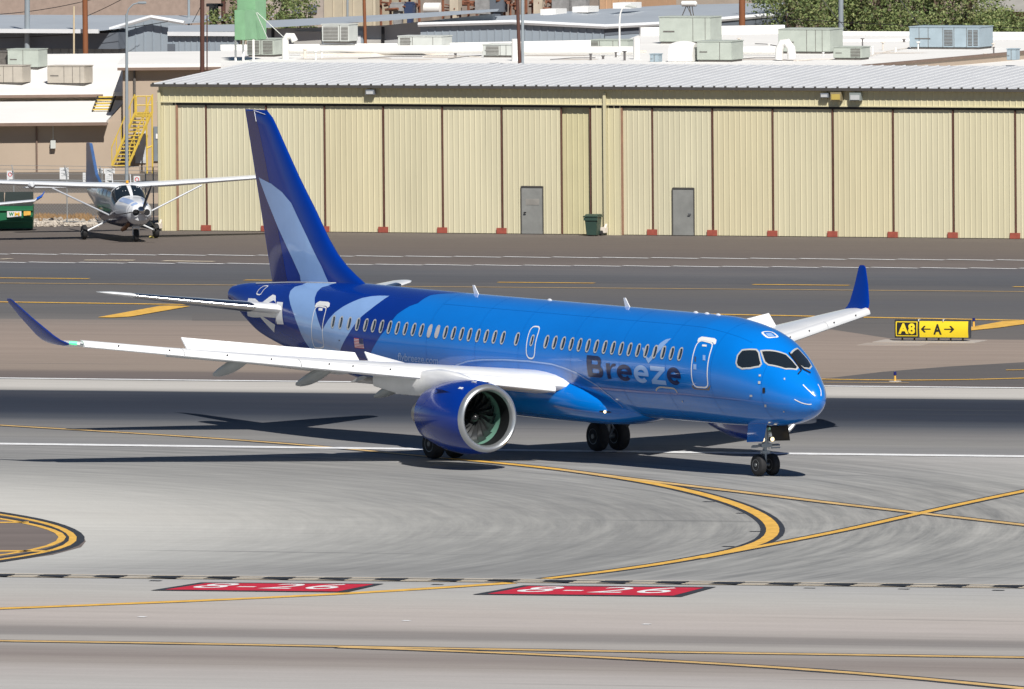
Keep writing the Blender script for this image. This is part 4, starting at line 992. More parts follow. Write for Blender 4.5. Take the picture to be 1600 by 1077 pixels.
hb(mb, 'roof', H_ROOF)
mb = MB(); bx(mb, s0r, s1r, EV - .03, EV + .03, rz_(EV) - .13, rz_(EV) - .005); hb(mb, 'gutter', H_GUT)
mb = MB(); mb.add([W(s0r, EV + .03, rz_(EV) - .12), W(s1r, EV + .03, rz_(EV) - .12), W(s1r, -.06, Z_EAVE - .015), W(s0r, -.06, Z_EAVE - .015)], [(0, 1, 2, 3)]); hb(mb, 'soffit', H_Y2)
mb = MB(); x = s0r + .12
while x < s1r: mb.box(W(x, EV - .01, rz_(EV) + .03), (.09, .06, .07), ax=AX); x += .545
hb(mb, 'rib_caps', H_GUT)
mb = MB(); mb.add([W(s0r + .2, .3, Z_EAVE - .2), W(s0r + .2, 24.4, Z_EAVE - .2), W(s0r + .2, 24.4, rz_(RG) - .85), W(s0r + .2, RG, rz_(RG) - .05), W(s0r + .2, .3, rz_(.3) - .05)], [(0, 1, 2, 3, 4)]); hb(mb, 'gable', H_Y2)
# lamps under the eave
def thing_box(name, label, cat, parts, loc, group=None):
    r = empty(name, loc, HROT); tag(r, label, cat, group)
    for nm, mb, mt in parts: hb(mb, nm, mt, r, bevel=0)
    return r
def flood(u, v, ww, hh, mt, label, lens=None):
    s_, z = s_of(u, v, -.2); a = MB(); bx(a, s_ - ww / 2, s_ + ww / 2, -.38, -.12, z - hh / 2, z + hh / 2); a2 = MB(); bx(a2, s_ - ww * .4, s_ + ww * .4, -.41, -.385, z - hh * .4, z + hh * .2)
    b = MB(); bx(b, s_ - .03, s_ + .03, -.12, -.065, z - .05, z + .05)
    thing_box('wall_lamp', label, 'lamp', [('housing', a, mt), ('lens', a2, lens or M_WGREY), ('bracket', b, H_GUT)], W(s_, -.2, z))
flood(580, 144, .42, .22, mat('lamp_grey', (.18, .20, .23), .5), 'small grey floodlight under the eave above the left hangar doors')
flood(1290, 149, .38, .20, MATS['lamp_grey'], 'small grey floodlight just left of the yellow lamp under the eave')
flood(1308, 150, .52, .42, mat('lamp_housing_tan', (.25, .21, .12), .5), 'yellow lamp in a tan housing under the hangar eave', mat('lens_yellow', (.50, .38, .10), .4, var=.1))
flood(1338, 151, .55, .36, mat('lamp_pale_grey', (.24, .27, .26), .5), 'wide pale grey floodlight to the right of the yellow lamp')
# wheeled bin
s_, _ = s_of(927, 366, -.9); bnm = empty('wheeled_bin', W(s_, -.9, 0.01), HROT); tag(bnm, 'dark green wheeled rubbish bin standing by the hangar pillar', 'bin')
M_BIN = mat('bin_green', (.035, .07, .055), .45, var=.1)
mb = MB(); h = .86
mb.add([W(s_ - .24, -1.15, .04), W(s_ + .24, -1.15, .04), W(s_ + .24, -.68, .04), W(s_ - .24, -.68, .04), W(s_ - .31, -1.22, h), W(s_ + .31, -1.22, h), W(s_ + .31, -.60, h), W(s_ - .31, -.60, h)], [(0, 3, 2, 1), (4, 5, 6, 7), (0, 1, 5, 4), (1, 2, 6, 5), (2, 3, 7, 6), (3, 0, 4, 7)]); hb(mb, 'body', M_BIN, bnm, bevel=.02)
mb = MB(); bx(mb, s_ - .36, s_ + .36, -1.28, -.56, h + .003, h + .07); mb.prism([W(s_ - .33, -1.2, h + .07), W(s_ - .33, -.6, h + .07), W(s_ - .33, -.62, h + .14), W(s_ - .33, -1.0, h + .14)], e1 * .66); hb(mb, 'lid', M_BIN, bnm, bevel=.015)
mb = MB(); bx(mb, s_ - .34, s_ + .34, -1.25, -1.18, h - .14, h - .01); hb(mb, 'rim', M_BIN, bnm)
mb = MB(); mb.tube([W(s_ + .22, -.62, .12), W(s_ + .33, -.62, .12)], .12, 14); mb.tube([W(s_ - .33, -.62, .12), W(s_ - .22, -.62, .12)], .12, 14); hb(mb, 'wheels', M_TYRE, bnm)

# ---- sign with location and direction panels
sg0, sg1 = gz(1399, 533.3), gz(1516.5, 534.2)
sd = (sg1 - sg0); sw = sd.length; sd.normalize(); sn = Vector((sd.y, -sd.x, 0))      # sn points to the camera
if sn.y > 0: sn.negate()
sgr = empty('taxiway_sign', sg0, math.atan2(sd.y, sd.x)); tag(sgr, 'black and yellow taxiway sign reading A8 and A between two arrows', 'sign')
def SG(x, d, z): return sg0 + sd * x + sn * d + EZ * z
sax = (sd, -sn, EZ)
M_SY = mat('sign_yellow', (.80, .60, .02), .4, var=.03); M_SK = mat('sign_black', (.015, .015, .016), .4, var=.05); M_SF = mat('sign_frame', (.045, .05, .06), .5)
zb_, zt_ = .14, .86; kk = sw / 117.5
def sbox(mb, x0, x1, d0, d1, z0, z1): mb.box(SG((x0 + x1) / 2, (d0 + d1) / 2, (z0 + z1) / 2), (x1 - x0, d1 - d0, z1 - z0), ax=sax)
mb = MB(); sbox(mb, 0, sw, -.12, .10, zb_, zt_); hb(mb, 'housing', M_SF, sgr, bevel=.01)
def bulge(x0, x1, z0, z1, d0, b, n=8):
    mb = MB(); V = []; Fc = []
    for i in range(n + 1):
        t = i / n; z = z0 + (z1 - z0) * t; d = d0 + b * math.sin(PI * t); V += [SG(x0, d, z), SG(x1, d, z)]
        if i: Fc.append((2 * i - 2, 2 * i - 1, 2 * i + 1, 2 * i))
    mb.add(V, Fc); return mb
xk = 38 * kk
hb(bulge(.02, xk - .02, zb_ + .03, zt_ - .04, .102, .05), 'location_panel', M_SK, sgr, smooth=True)
hb(bulge(xk + .03, sw - .06, zb_ + .03, zt_ - .05, .102, .05), 'direction_panel', M_SY, sgr, smooth=True)
def curve_d(z): return .102 + .05 * math.sin(PI * min(max((z - zb_ - .03) / (zt_ - zb_ - .08), 0), 1))
def flat_on_sign(name, V, Fc, mt, x0, x1, z0, z1, off=.008):
    xs = [p[0] for p in V]; ys = [p[1] for p in V]; a0, a1, b0, b1 = min(xs), max(xs), min(ys), max(ys); Mi = sgr.matrix_basis.inverted()
    def fn(a, b):
        x = x0 + (x1 - x0) * (a - a0) / (a1 - a0); z = z0 + (z1 - z0) * (b - b0) / (b1 - b0); return Mi @ SG(x, curve_d(z) + off, z)
    patch(name, V, Fc, fn, mt, sgr, None, (b1 - b0) / 8, smooth=False)
px_ = lambda u: (u - 1399) * kk
V, Fc = text_tris('A8', .045, spacing=1.1); flat_on_sign('lettering', V, Fc, M_SY, px_(1405), px_(1431.5), .29, .72)
fo = [(0, 0), (1, 0), (1, 1), (0, 1)]; fi_ = [(.045, .06), (.955, .06), (.955, .94), (.045, .94)]
V, Fc = tess([fo, fi_]); flat_on_sign('border', V, Fc, M_SY, px_(1401.3), px_(1435.2), .205, .79)
V, Fc = text_tris('A', .035); flat_on_sign('lettering', V, Fc, M_SK, px_(1460), px_(1473), .28, .70)
ar = [(0, .5), (.34, 1), (.50, .95), (.28, .58), (1, .58), (1, .42), (.28, .42), (.50, .05), (.34, 0)]
V, Fc = tess([ar]); flat_on_sign('arrow', V, Fc, M_SK, px_(1440.5), px_(1456), .36, .63)
V, Fc = tess([[(1 - a, b) for a, b in ar]]); flat_on_sign('arrow', V, Fc, M_SK, px_(1477), px_(1493), .36, .63)
for i in range(6):
    x = px_(1410 + i * 18.9); mb = MB(); mb.tube([SG(x, 0, 0), SG(x, 0, zb_)], .035, 8); mb.tube([SG(x, 0, 0.0), SG(x, 0, .03)], .07, 8); hb(mb, 'leg', M_BLACK, sgr)
for x in (xk, px_(1475.5)): mb = MB(); sbox(mb, x - .01, x + .012, -.1, .16, zt_ - .06, zt_ + .03); hb(mb, 'clip', M_WHITE, sgr)
mb = MB(); mb.box(SG(sw / 2 - .1, .1, .01), (sw + 1.1, 1.9, .03), ax=sax); o = mb.build('sign_pad', pad); tag(o, kind='structure')
mb = MB(); mb.box(SG(.6, 2.4, .008), (2.6, 1.6, .02), ax=sax); o = mb.build('sign_pad', mat('pad_tan', (.36, .31, .27), .9, var=.12)); tag(o, kind='structure')
# ---- blue edge lights
def edge_light(u, v, label):
    p = gz(u, v); r = empty('edge_light', p); tag(r, label, 'light', 'taxiway edge lights on the infield')
    for nm, a, b, rr, mt in (('base', 0, .03, .26, pad), ('stake', .03, .25, .045, PY), ('lens', .25, .38, .065, mat('lens_blue', (.01, .01, .12), .2, coat=.5))):
        mb = MB(); mb.tube([(0, 0, a), (0, 0, b)], [rr, rr * .85], 14); mb.build(nm, mt, r, smooth=True)
edge_light(1398.5, 596.5, 'blue edge light on a yellow stake beside the curved line, nearer than the sign')
edge_light(1521.5, 511.5, 'blue edge light on a yellow stake just behind the right end of the sign')

# ---- flat white roofs behind the hangar
ZW = 6.75; HV_DK2 = mat('conduit_dark', (.12, .11, .11), .7, var=.2)
def zpoly(px, z): return [gz(u, v, z) for u, v in px]
wr = empty('flat_roofed_building', W(20, 24, 0), HROT); tag(wr, 'low building with a wide white flat roof behind the hangar', 'building')
fp = zpoly([(345, 103), (345, 78), (480, 77), (700, 75), (960, 70), (1000, 54), (1225, 50), (1290, 51), (1700, 53), (1900, 53), (1900, 112)], ZW)
mb = MB(); mb.prism([p - EZ * .5 for p in fp], (0, 0, .5)); hb(mb, 'roof', T_WH, wr)
mb = MB(); mb.prism([Vector((p.x, p.y, 0)) for p in [p + (sum((q for q in fp), Vector()) / len(fp) - p) * .01 for p in fp]], (0, 0, ZW - .55)); hb(mb, 'wall', T_TAN, wr)
def parapet(pts, z0, z1, th, mt, name='parapet', parent=wr):
    mb = MB()
    for a, b in zip(pts, pts[1:]):
        d = (b - a); L_ = d.length; d.normalize(); nn = Vector((-d.y, d.x, 0)); mb.box((a + b) / 2 + EZ * ((z0 + z1) / 2 - a.z), (L_ + .01, th, z1 - z0), ax=(d, nn, EZ))
    return hb(mb, name, mt, parent)
parapet(zpoly([(345, 78), (480, 77), (700, 75), (960, 70)], ZW), ZW + .002, ZW + .25, .3, T_WH)
parapet(zpoly([(1000, 56), (1225, 52)], ZW), ZW + .003, ZW + .42, .3, T_WH)
parapet(zpoly([(1225, 52), (1290, 55), (1700, 57)], ZW), ZW + .004, ZW + .2, .3, T_WH, 'parapet')
# low steps and seams across the roof
for (u0, v0, u1, v1, h) in ((1290, 66, 1600, 62, .12), (1100, 78, 1330, 76, .10), (830, 84, 1010, 82, .10), (470, 88, 700, 86, .12)):
    parapet(zpoly([(u0, v0), (u1, v1)], ZW), ZW + .005, ZW + h, .25, T_WH2 if u0 < 900 else T_WH, 'roof_seam')
# dusty patches on the coating
for (u, v, du, dv) in ((560, 91, 60, 1.6), (640, 93, 40, 1.2), (690, 90, 30, 1), (870, 87, 60, 1.2), (900, 93, 35, 1), (1180, 93, 50, 1.2), (1240, 94.5, 30, 1), (1390, 83, 60, 1), (500, 92.5, 40, 1)):
    pts = zpoly([(u + du * math.cos(a) * random.uniform(.7, 1.1), v + dv * math.sin(a) * random.uniform(.7, 1.1)) for a in [2 * PI * k / 12 for k in range(12)]], ZW)
    mb = MB(); mb.add([p + EZ * .006 for p in pts], [tuple(range(12))]); hb(mb, 'roof_stain', T_WH2, wr)
rq = random.Random(11)
for k in range(34):
    u = rq.choice((rq.uniform(470, 990), rq.uniform(1150, 1560))); v = rq.uniform(84, 96) if u < 1000 else rq.uniform(66, 94); p = gz(u, v, ZW); h_ = rq.uniform(.08, .42)
    mb = MB(); mb.tube([p, p + EZ * h_], rq.uniform(.03, .07), 8); mb.tube([p + EZ * h_, p + EZ * (h_ + .05)], rq.uniform(.06, .12), 8); hb(mb, 'vent', rq.choice((T_WH, T_WH2, HV_DK2)), wr, smooth=True)
for (u0, v0, u1, v1) in ((560, 93, 660, 90), (660, 90, 752, 91), (700, 94, 752, 89), (860, 95, 930, 92), (1145, 95, 1215, 92), (1346, 92, 1421, 76), (1240, 97, 1302, 94), (880, 80, 922, 82), (1180, 70, 1216, 74)):
    p, q2_ = gz(u0, v0, ZW), gz(u1, v1, ZW); mb = MB(); mb.tube([p + EZ * .05, p.lerp(q2_, .5) + EZ * .09, q2_ + EZ * .05], .022, 6); hb(mb, 'conduit', rq.choice((HV_DK2, T_WH2)), wr)
# tan wall with brown coping at the right
a, b = gz(1372, 103, ZW + .3), gz(1610, 82, ZW + .3)
d = (b - a).normalized(); nn = Vector((-d.y, d.x, 0))
tw_ = empty('roof_wall', (a + b) / 2 - EZ * (ZW + .3), 0); tag(tw_, 'low tan wall with brown coping slanting across the roof at the right', 'wall')
mb = MB(); mb.box((a + b) / 2 - EZ * .55, ((b - a).length + 8, .25, 1.1), ax=(d, nn, EZ)); hb(mb, 'wall', T_TAN, tw_)
mb = MB(); mb.box((a + b) / 2 + EZ * .05, ((b - a).length + 8.1, .4, .1), ax=(d, nn, EZ)); hb(mb, 'coping', T_TRIM, tw_)

# ---- roof plant
HV_G = mat('unit_green_grey', (.42, .46, .41), .55, var=.10, vscale=1.5); HV_B = mat('unit_beige', (.45, .41, .35), .6, var=.12, vscale=1.5)
HV_BL = mat('unit_blue_grey', (.33, .41, .46), .5, var=.10); HV_D = mat('unit_coil_dark', (.12, .11, .10), .7, var=.25, vscale=6); HV_L = mat('unit_pale', (.55, .57, .54), .5, var=.08)
def unit(u0, v0, u1, v1, z, label, mt, depth=1.4, grille=None, split=None, z_is_base=True, group='air handling units on the roofs', fan=False, name='roof_unit', legs=True):
    """box-shaped air unit whose near face fills the photo rectangle, standing on height z"""
    if z is None: z = up_z((u0 + u1) / 2, v1)
    p0 = gz(u0, v1, z); p1v = gz(u1, v1, z)
    off = (p0 - hA).dot(e2); sA = (p0 - hA).dot(e1); d_ = ray(u1, v1); o = Vector((0, 0, CH)); t = ((hA + e2 * off - o).dot(e2)) / d_.dot(e2); sB = (o + d_ * t - hA).dot(e1)
    d_ = ray(u0, v0); t = ((hA + e2 * off - o).dot(e2)) / d_.dot(e2); zt = (o + d_ * t).z
    r = empty(name, W((sA + sB) / 2, off, z), HROT); tag(r, label, 'air conditioner', group)
    lg = .10 if legs else .0
    mb = MB(); bx(mb, sA, sB, off, off + depth, z + lg, zt - .04); hb(mb, 'casing', mt, r, bevel=.015)
    mb = MB(); bx(mb, sA - .03, sB + .03, off - .03, off + depth + .03, zt - .04, zt); hb(mb, 'cover', mt, r)
    mb = MB(); bx(mb, sA + .05, sB - .05, off + .05, off + depth - .05, z, z + lg); hb(mb, 'curb', HV_D, r) if legs else None
    H_ = zt - z; Ww = sB - sA
    if grille:
        for g0, g1 in grille:
            mb = MB(); bx(mb, sA + Ww * g0, sA + Ww * g1, off - .02, off, z + lg + H_ * .08, zt - H_ * .14); gr = hb(mb, 'grille', HV_D, r)
            mb = MB(); k = z + lg + H_ * .12
            while k < zt - H_ * .16: bx(mb, sA + Ww * g0, sA + Ww * g1, off - .03, off - .021, k, k + .018); k += .07
            hb(mb, 'louvres', mt, gr)
    mb = MB()
    for q in (split or (.5,)): bx(mb, sA + Ww * q - .012, sA + Ww * q + .012, off - .008, off + .001, z + lg, zt - .05)
    bx(mb, sA + Ww * .08, sA + Ww * .3, off - .012, off + .001, z + lg + H_ * .35, z + lg + H_ * .4)
    hb(mb, 'seams', HV_D, r)
    if fan:
        mb = MB(); mb.tube([W((sA + sB) / 2, off + depth / 2, zt + .002), W((sA + sB) / 2, off + depth / 2, zt + .12)], .4, 18); hb(mb, 'fan_guard', HV_D, r)
    return r
YR0, YR1 = 756.2 - .6, 770.0; ZR0, ZR1 = gy(80, 145, 755.7).z, gy(80, 84.5, 770).z
def up_z(u, v):      # height where the photo row meets the sloping upper roof at the left
    d = ray(u, v); k = (ZR1 - ZR0) / (YR1 - YR0); y = (CH - ZR0 + k * YR0) / (k - d.z / d.y); return CH + y * d.z / d.y
ZT2 = None
UN = [
 (386, 60.5, 428, 89, ZW, 'grey twin-grille air conditioner beside the bent white pipe, left of the roof', HV_G, 1.4, [(.04, .45), (.6, .95)], (.52,)),
 (503, 37.5, 545, 68, ZW + .3, 'tall pale grey air conditioner with two grilles in front of the roller door', HV_L, 1.2, [(.06, .6), (.72, .97)], (.66,)),
 (622, 56, 690, 76, ZW, 'wide pale air conditioner with a brown coil at its left end', HV_L, 1.4, [(.05, .28)], (.33, .8)),
 (754, 69, 800, 90, ZW, 'small grey air conditioner with a dark square coil left of the brown pole', HV_L, 1.2, [(.12, .55)], (.6, .8)),
 (923, 62, 981, 84, ZW, 'grey green air conditioner with rust streaks behind the thin white lamp post', HV_G, 1.4, [(.02, .2)], (.24, .6, .75)),
 (1030, 26, 1110, 68.5, ZW, 'largest grey green air conditioner with an open hatch, tallest on the roof', HV_G, 1.6, None, (.66, .9)),
 (1089, 64, 1143, 97, ZW, 'square grey green cabinet to the right of the white domed duct', HV_G, 1.6, None, (.66,)),
 (1216, 45, 1297, 84, ZW, 'large grey green air conditioner behind the curved white duct', HV_G, 1.8, None, (.55, .72, .85)),
 (1302, 73, 1346, 94, ZW, 'small green grey air conditioner with dark louvred right end', HV_G, 1.2, [(.62, .96)], (.8,)),
 (1421, 41.5, 1530, 77, ZW, 'long blue grey air conditioner with a panel missing', HV_BL, 2.0, [(.50, .62), (.84, .90), (.92, .98)], (.14, .27, .48, .64, .82)),
 (1573, 76, 1587, 94, ZW + .3, 'small blue grey box beside the brown coping at the right edge', HV_BL, .6, None, (.5,)),
 (12, 76.5, 60, 108, ZT2, 'grey green air conditioner at the far left, behind the beige ones', HV_G, 1.2, None, (.5,)),
 (-30, 80, 11, 104, ZT2, 'brown coil unit cut by the left edge of the photo', HV_D, 1.1, None, (.5,)),
 (-14, 102, 35, 132, ZT2, 'beige air conditioner with a bent pipe, nearest the left edge', HV_B, 1.1, None, (.4, .7)),
 (74, 102.5, 132, 133, ZT2, 'beige air conditioner standing alone on the white roof', HV_B, 1.1, None, (.45, .68, .88))]
for a in UN: unit(a[0], a[1], a[2], a[3], a[4], a[5], a[6], a[7], a[8], a[9], legs=a[0] != 1573)
# white ducts and pipes on the roof
M_PIPE = mat('duct_white', (.80, .79, .76), .6, var=.04)
def tag1(mb, name, mt, label, cat, group=None, **k): return tag(mb.build(name, mt, None, **k), label, cat, group)
p0, p1 = gz(432, 87, ZW), gz(1420, 84.5, ZW)
mb = MB(); mb.tube([gz(u, v, ZW) + EZ * .30 for u, v in ((432, 87), (600, 87), (760, 87))], .20, 12); tag1(mb, 'duct', M_PIPE, 'long straight white duct lying across the left half of the roof', 'duct', smooth=True)
mb = MB(); mb.tube([gz(u, v, ZW) + EZ * .28 for u, v in ((806, 88), (900, 88), (990, 88))], .20, 12); tag1(mb, 'duct', M_PIPE, 'straight white duct between the brown pole and the second upright pipe', 'duct', smooth=True)
mb = MB(); mb.tube([gz(u, v, ZW) + EZ * .28 for u, v in ((1145, 88), (1190, 88), (1216, 88))], .20, 12); tag1(mb, 'duct', M_PIPE, 'short white duct running into the curved duct', 'duct', smooth=True)
for u, v, lb in ((446, 92, 'bent white upright pipe beside the left grey unit'), (805, 95, 'short white upright pipe just left of the brown pole'), (995, 93, 'white upright pipe left of the domed duct')):
    p = gz(u, v, ZW); mb = MB(); pts = [p, p + EZ * .95, p + EZ * 1.1 + e1 * .12, p + EZ * 1.1 + e1 * .38, p + EZ * .85 + e1 * .5] if u == 446 else [p, p + EZ * 1.05]
    mb.tube(pts, .17, 12); tag1(mb, 'vent_pipe', M_PIPE, lb, 'pipe', smooth=True)
p = gz(1062, 97, ZW); mb = MB()
rg = []
for k in range(7):
    x = -.62 + 1.24 * k / 6; rg.append([p + e1 * x + e2 * (.6 + .55 * math.cos(a)) + EZ * (.02 + .98 * max(0, math.sin(a))**.6 * (1 - .12 * (x / .62)**2)) for a in [PI * j / 10 for j in range(11)]])
mb.rings(rg, True, True); tag1(mb, 'domed_duct', M_PIPE, 'white domed duct between the thin blue box and the square cabinet', 'duct', smooth=True)
p = gz(1217, 95, ZW); mb = MB(); mb.tube([p + EZ * .05, p + EZ * .55 + e1 * .02, p + EZ * .85 + e1 * .2, p + EZ * .88 + e1 * .42, p + EZ * .62 + e1 * .62, p + EZ * .1 + e1 * .68], [.2, .2, .2, .2, .21, .22], 14); tag1(mb, 'duct', M_PIPE, 'white duct curved like a hoop in front of the large unit', 'duct', smooth=True)
unit(1015.5, 84, 1029, 97, ZW, 'thin blue grey box left of the white domed duct', HV_BL, .5, None, (.5,), legs=False)

# ---- metal sheds further back
B_W = mat('cladding_blue_grey', (.30, .35, .40), .5, var=.05, vscale=.4); B_R = mat('roof_blue_grey', (.44, .48, .52), .45, metal=.1, var=.06, vscale=.3)
B_E = mat('eave_white', (.72, .74, .76), .5, var=.04); B_D = mat('slate_and_shade_tone', (.13, .15, .18), .6, var=.06); BRICK = mat('brick_brown', (.36, .28, .235), .9, var=.12, vscale=3)  # slate tone: dark fittings, and shade painted under the shed eaves
def shed(name, label, y0, px_wall, px_roof, wall, roof, eave=True, rib=.5, cat='building', depth=12, z_bottom=0):
    """wall outline and roof outline measured in the photo; wall stands on a vertical plane y0 behind the hangar line"""
    r = empty(name, W(s_of(px_wall[0][0], px_wall[0][1], y0)[0], y0, 0), HROT); tag(r, label, cat)
    P = [s_of(u, v, y0) for u, v in px_wall]
    mb = MB(); mb.prism([W(a, y0, b) for a, b in P], e2 * .3); wo = hb(mb, 'wall', wall, r)
    if rib:
        mb = MB(); lo = min(b for a, b in P); xs = sorted(a for a, b in P); x = xs[0] + rib
        top = sorted([q for q in P if q[1] > (lo + .6)], key=lambda q: q[0])
        while x < xs[-1]:
            zt = float(np.interp(x, [q[0] for q in top], [q[1] for q in top])); bx(mb, x - .03, x + .03, y0 - .04, y0, 0.0, zt - .02); x += rib
        hb(mb, 'ribs', wall, wo)
    return r, P
# far left shed
r1, P = shed('metal_shed', 'pale blue gabled metal shed at the top left of the photo', 106, [(-104, 90), (-104, 47), (172, 47), (236, 31), (288, 39), (288, 96), (100, 96)], None, B_W, B_R)
mb = MB(); q0 = W(*[s_of(-104, 48, 105)[0], 105, s_of(-104, 48, 105)[1]]); q1 = s_of(172, 47, 105); q2 = s_of(236, 28, 105)
mb.prism([W(s_of(-104, 48, 105)[0], 105, q1[1]), W(q1[0], 105, q1[1]), W(q2[0], 105, q2[1] + .05)] + [W(s_of(-104, 25, 105)[0], 105, q2[1])], EZ * .02) if False else None
zl = q1[1]; zh = s_of(236, 26, 118)[1]
mb.add([W(s_of(-104, 48, 104)[0], 103.5, zl), W(q1[0], 103.5, zl), W(q2[0] + 1.5, 120, zh), W(s_of(-104, 25, 120)[0], 120, zh)], [(0, 1, 2, 3)]); hb(mb, 'roof', B_R, r1)
mb = MB(); mb.box(W((s_of(-104, 48, 104)[0] + q1[0]) / 2, 103.45, zl - .02), (q1[0] - s_of(-104, 48, 104)[0], .15, .22), ax=AX)
for (ua, va, ub, vb) in ((172, 46, 236, 27), (236, 27, 288, 36)):
    A1, B1 = s_of(ua, va, 105.5), s_of(ub, vb, 105.5); mb.tube([W(A1[0], 105.5, A1[1]), W(B1[0], 105.5, B1[1])], .13, 6)
hb(mb, 'eave', B_E, r1)
mb = MB(); bx(mb, s_of(-104, 60, 104)[0], s_of(178, 60, 104)[0], 104.6, 105.9, s_of(100, 76, 105)[1], zl - .15); hb(mb, 'painted_bay_shade', B_D, r1)  # dark box colours in the shade beneath the eave
# second small shed
r2, P = shed('metal_shed', 'small blue ribbed metal shed between the gabled shed and the green hopper', 96.0, [(262, 92), (262, 52), (372, 52), (372, 92)], None, B_W, B_R, rib=.35)
A1, B1, A2, B2 = s_of(259, 50, 95.5), s_of(374, 50, 95.5), s_of(263, 40, 102.0), s_of(374, 38, 102.0)
mb = MB(); mb.add([W(A1[0], 95.8, A1[1]), W(B1[0], 95.8, B1[1]), W(B2[0], 102.0, B2[1]), W(A2[0], 102.0, A2[1])], [(0, 1, 2, 3)]); hb(mb, 'roof', B_R, r2)
mb = MB(); bx(mb, A1[0], B1[0], 95.72, 95.85, A1[1] - .22, A1[1]); hb(mb, 'eave', B_E, r2)
mb = MB(); a = s_of(250, 80, 94.9); bx(mb, a[0], a[0] + .42, 95.9, 95.98, a[1] - .4, a[1] + .35); hb(mb, 'vent', B_D, r2)
# long shed in the middle with slate wall
r3, P = shed('long_shed', 'long slate grey shed with a roller door behind the roof units', 86.0, [(400, 100), (400, 46), (600, 40), (770, 22), (776, 100)], None, mat('wall_light_grey', (.42, .43, .44), .7, var=.06), B_R, rib=None)
A1, B1 = s_of(396, 45, 85.0), s_of(776, 18, 85.0); A2, B2 = s_of(402, 33, 98.0), s_of(780, 14, 98.0)
mb = MB(); mb.add([W(A1[0], 85.1, A1[1]), W(s_of(600, 33, 85.1)[0], 85.1, s_of(600, 33, 85.1)[1]), W(B1[0], 85.1, B1[1]), W(B2[0], 98.0, B2[1]), W(A2[0], 98.0, A2[1])], [(0, 1, 2, 3, 4)]); hb(mb, 'roof', B_R, r3)
for (u0, v0, u1, v1, mt, nm) in ((460, 49, 503, 76, mat('roller_door', (.42, .41, .39), .6, var=.05), 'roller_door'), (505, 47, 568, 76, B_W, 'pale_bay'), (557, 55, 565, 74, B_E, 'door'), (573, 62, 598, 76, mat('concrete_pale', (.45, .44, .42), .8), 'pale_bay')):
    a, b = s_of(u0, v0, 85.9), s_of(u1, v1, 85.9); mb = MB(); bx(mb, a[0], b[0], 85.8 if nm != 'door' else 85.75, 85.98, b[1], a[1]); hb(mb, nm, mt, r3)
mb = MB()
for u in (427, 599): a = s_of(u, 60, 85.8); bx(mb, a[0] - .07, a[0] + .07, 85.7, 85.8, 0, s_of(u, 42, 85.8)[1])
hb(mb, 'post', M_BLACK, r3)
# big corrugated shed
r4, P = shed('ribbed_shed', 'large blue grey ribbed shed with a white eave right of the middle', 82, [(657, 100), (657, 40), (800, 37), (944, 43), (944, 100)], None, B_W, B_R, rib=.42)
mb = MB(); K1 = [(654, 38), (800, 34), (946, 41), (1050, 36), (1232, 21)]
ev = []
for u, v in K1:
    oo = 81.82 if u <= 946 else 81.82 + (u - 946) * .04; a = s_of(u, v, oo); ev.append(W(a[0], oo, a[1]))
bk = []
for u, v in ((1232, 4), (1050, 8), (946, 14), (800, 24), (690, 30)):
    oo = 102; a = s_of(u, v, oo); bk.append(W(a[0], oo, a[1]))
V = ev + bk; mb.add(V, [(0, 1, 8, 9), (1, 2, 7, 8), (2, 3, 6, 7), (3, 4, 5, 6)]); hb(mb, 'roof', B_R, r4)
mb = MB(); mb.tube([p - EZ * .02 for p in ev], .13, 6); hb(mb, 'eave', B_E, r4)
mb = MB(); pA, pB = W(*[s_of(945, 42, 82)[0], 82.0, 0]), ev[4]
mb.add([pA, Vector((pB.x, pB.y, 0)), pB - EZ * .1, Vector((pA.x, pA.y, ev[2].z - .12))], [(0, 1, 2, 3)]); hb(mb, 'side_wall', B_W, r4)
mb = MB(); mb.add([pA - e2 * .05 + EZ * (ev[2].z - .5), Vector((pB.x, pB.y, pB.z - .5)) - e2 * .05, pB - EZ * .12 - e2 * .05, Vector((pA.x, pA.y, ev[2].z - .14)) - e2 * .05], [(0, 1, 2, 3)]); hb(mb, 'painted_eave_shade', B_D, r4)  # dark strip paints the eave's shade along the side wall
mb = MB()
for (u, v, du) in ((865, 22, 26), (915, 18, 26), (980, 12, 30)):
    a = s_of(u, v, 96); mb.box(W(a[0], 96, a[1] + .12), (du / 30, 1.6, .3), ax=AX)
hb(mb, 'skylights', T_WH, r4)
# brown brick building and beige sheds along the top
def wall_block(name, label, cat, u0, v0, u1, v1, off, mt, depth=6, rib=None):
    a, b = s_of(u0, v0, off), s_of(u1, v1, off); r = empty(name, W(a[0], off, 0), HROT); tag(r, label, cat)
    mb = MB(); bx(mb, a[0], b[0], off, off + depth, 0, a[1]); hb(mb, 'wall', mt, r)
    mb = MB(); bx(mb, a[0] - .15, b[0] + .15, off - .15, off + depth + .15, a[1] + .003, a[1] + .25); hb(mb, 'coping', T_WH2, r)
    if rib: mb = MB(); ribbed(mb, a[0], b[0], off - .01, 0, a[1], rib, .06, .04); hb(mb, 'siding', mt, r)
    return r, a, b
rb, a, b = wall_block('brick_building', 'brown brick building along the very top left of the photo', 'building', -80, -30, 350, 60, 132, BRICK)
rb, a, b = wall_block('brick_building', 'pale brick building with two small windows behind the bush', 'building', 352, -30, 505, 60, 135, mat('brick_pale', (.42, .37, .33), .9, var=.1, vscale=2))
for u in (463, 488): 
    q = s_of(u, 14, 134.9); mb = MB(); bx(mb, q[0] - .25, q[0] + .25, 134.9, 134.99, q[1] - .25, q[1] + .2); hb(mb, 'window', B_D, rb)
wall_block('beige_shed', 'beige ribbed metal wall left of the junk yard', 'building', 506, -30, 587, 60, 128, mat('cladding_beige', (.50, .44, .33), .6, var=.06), rib=.6)
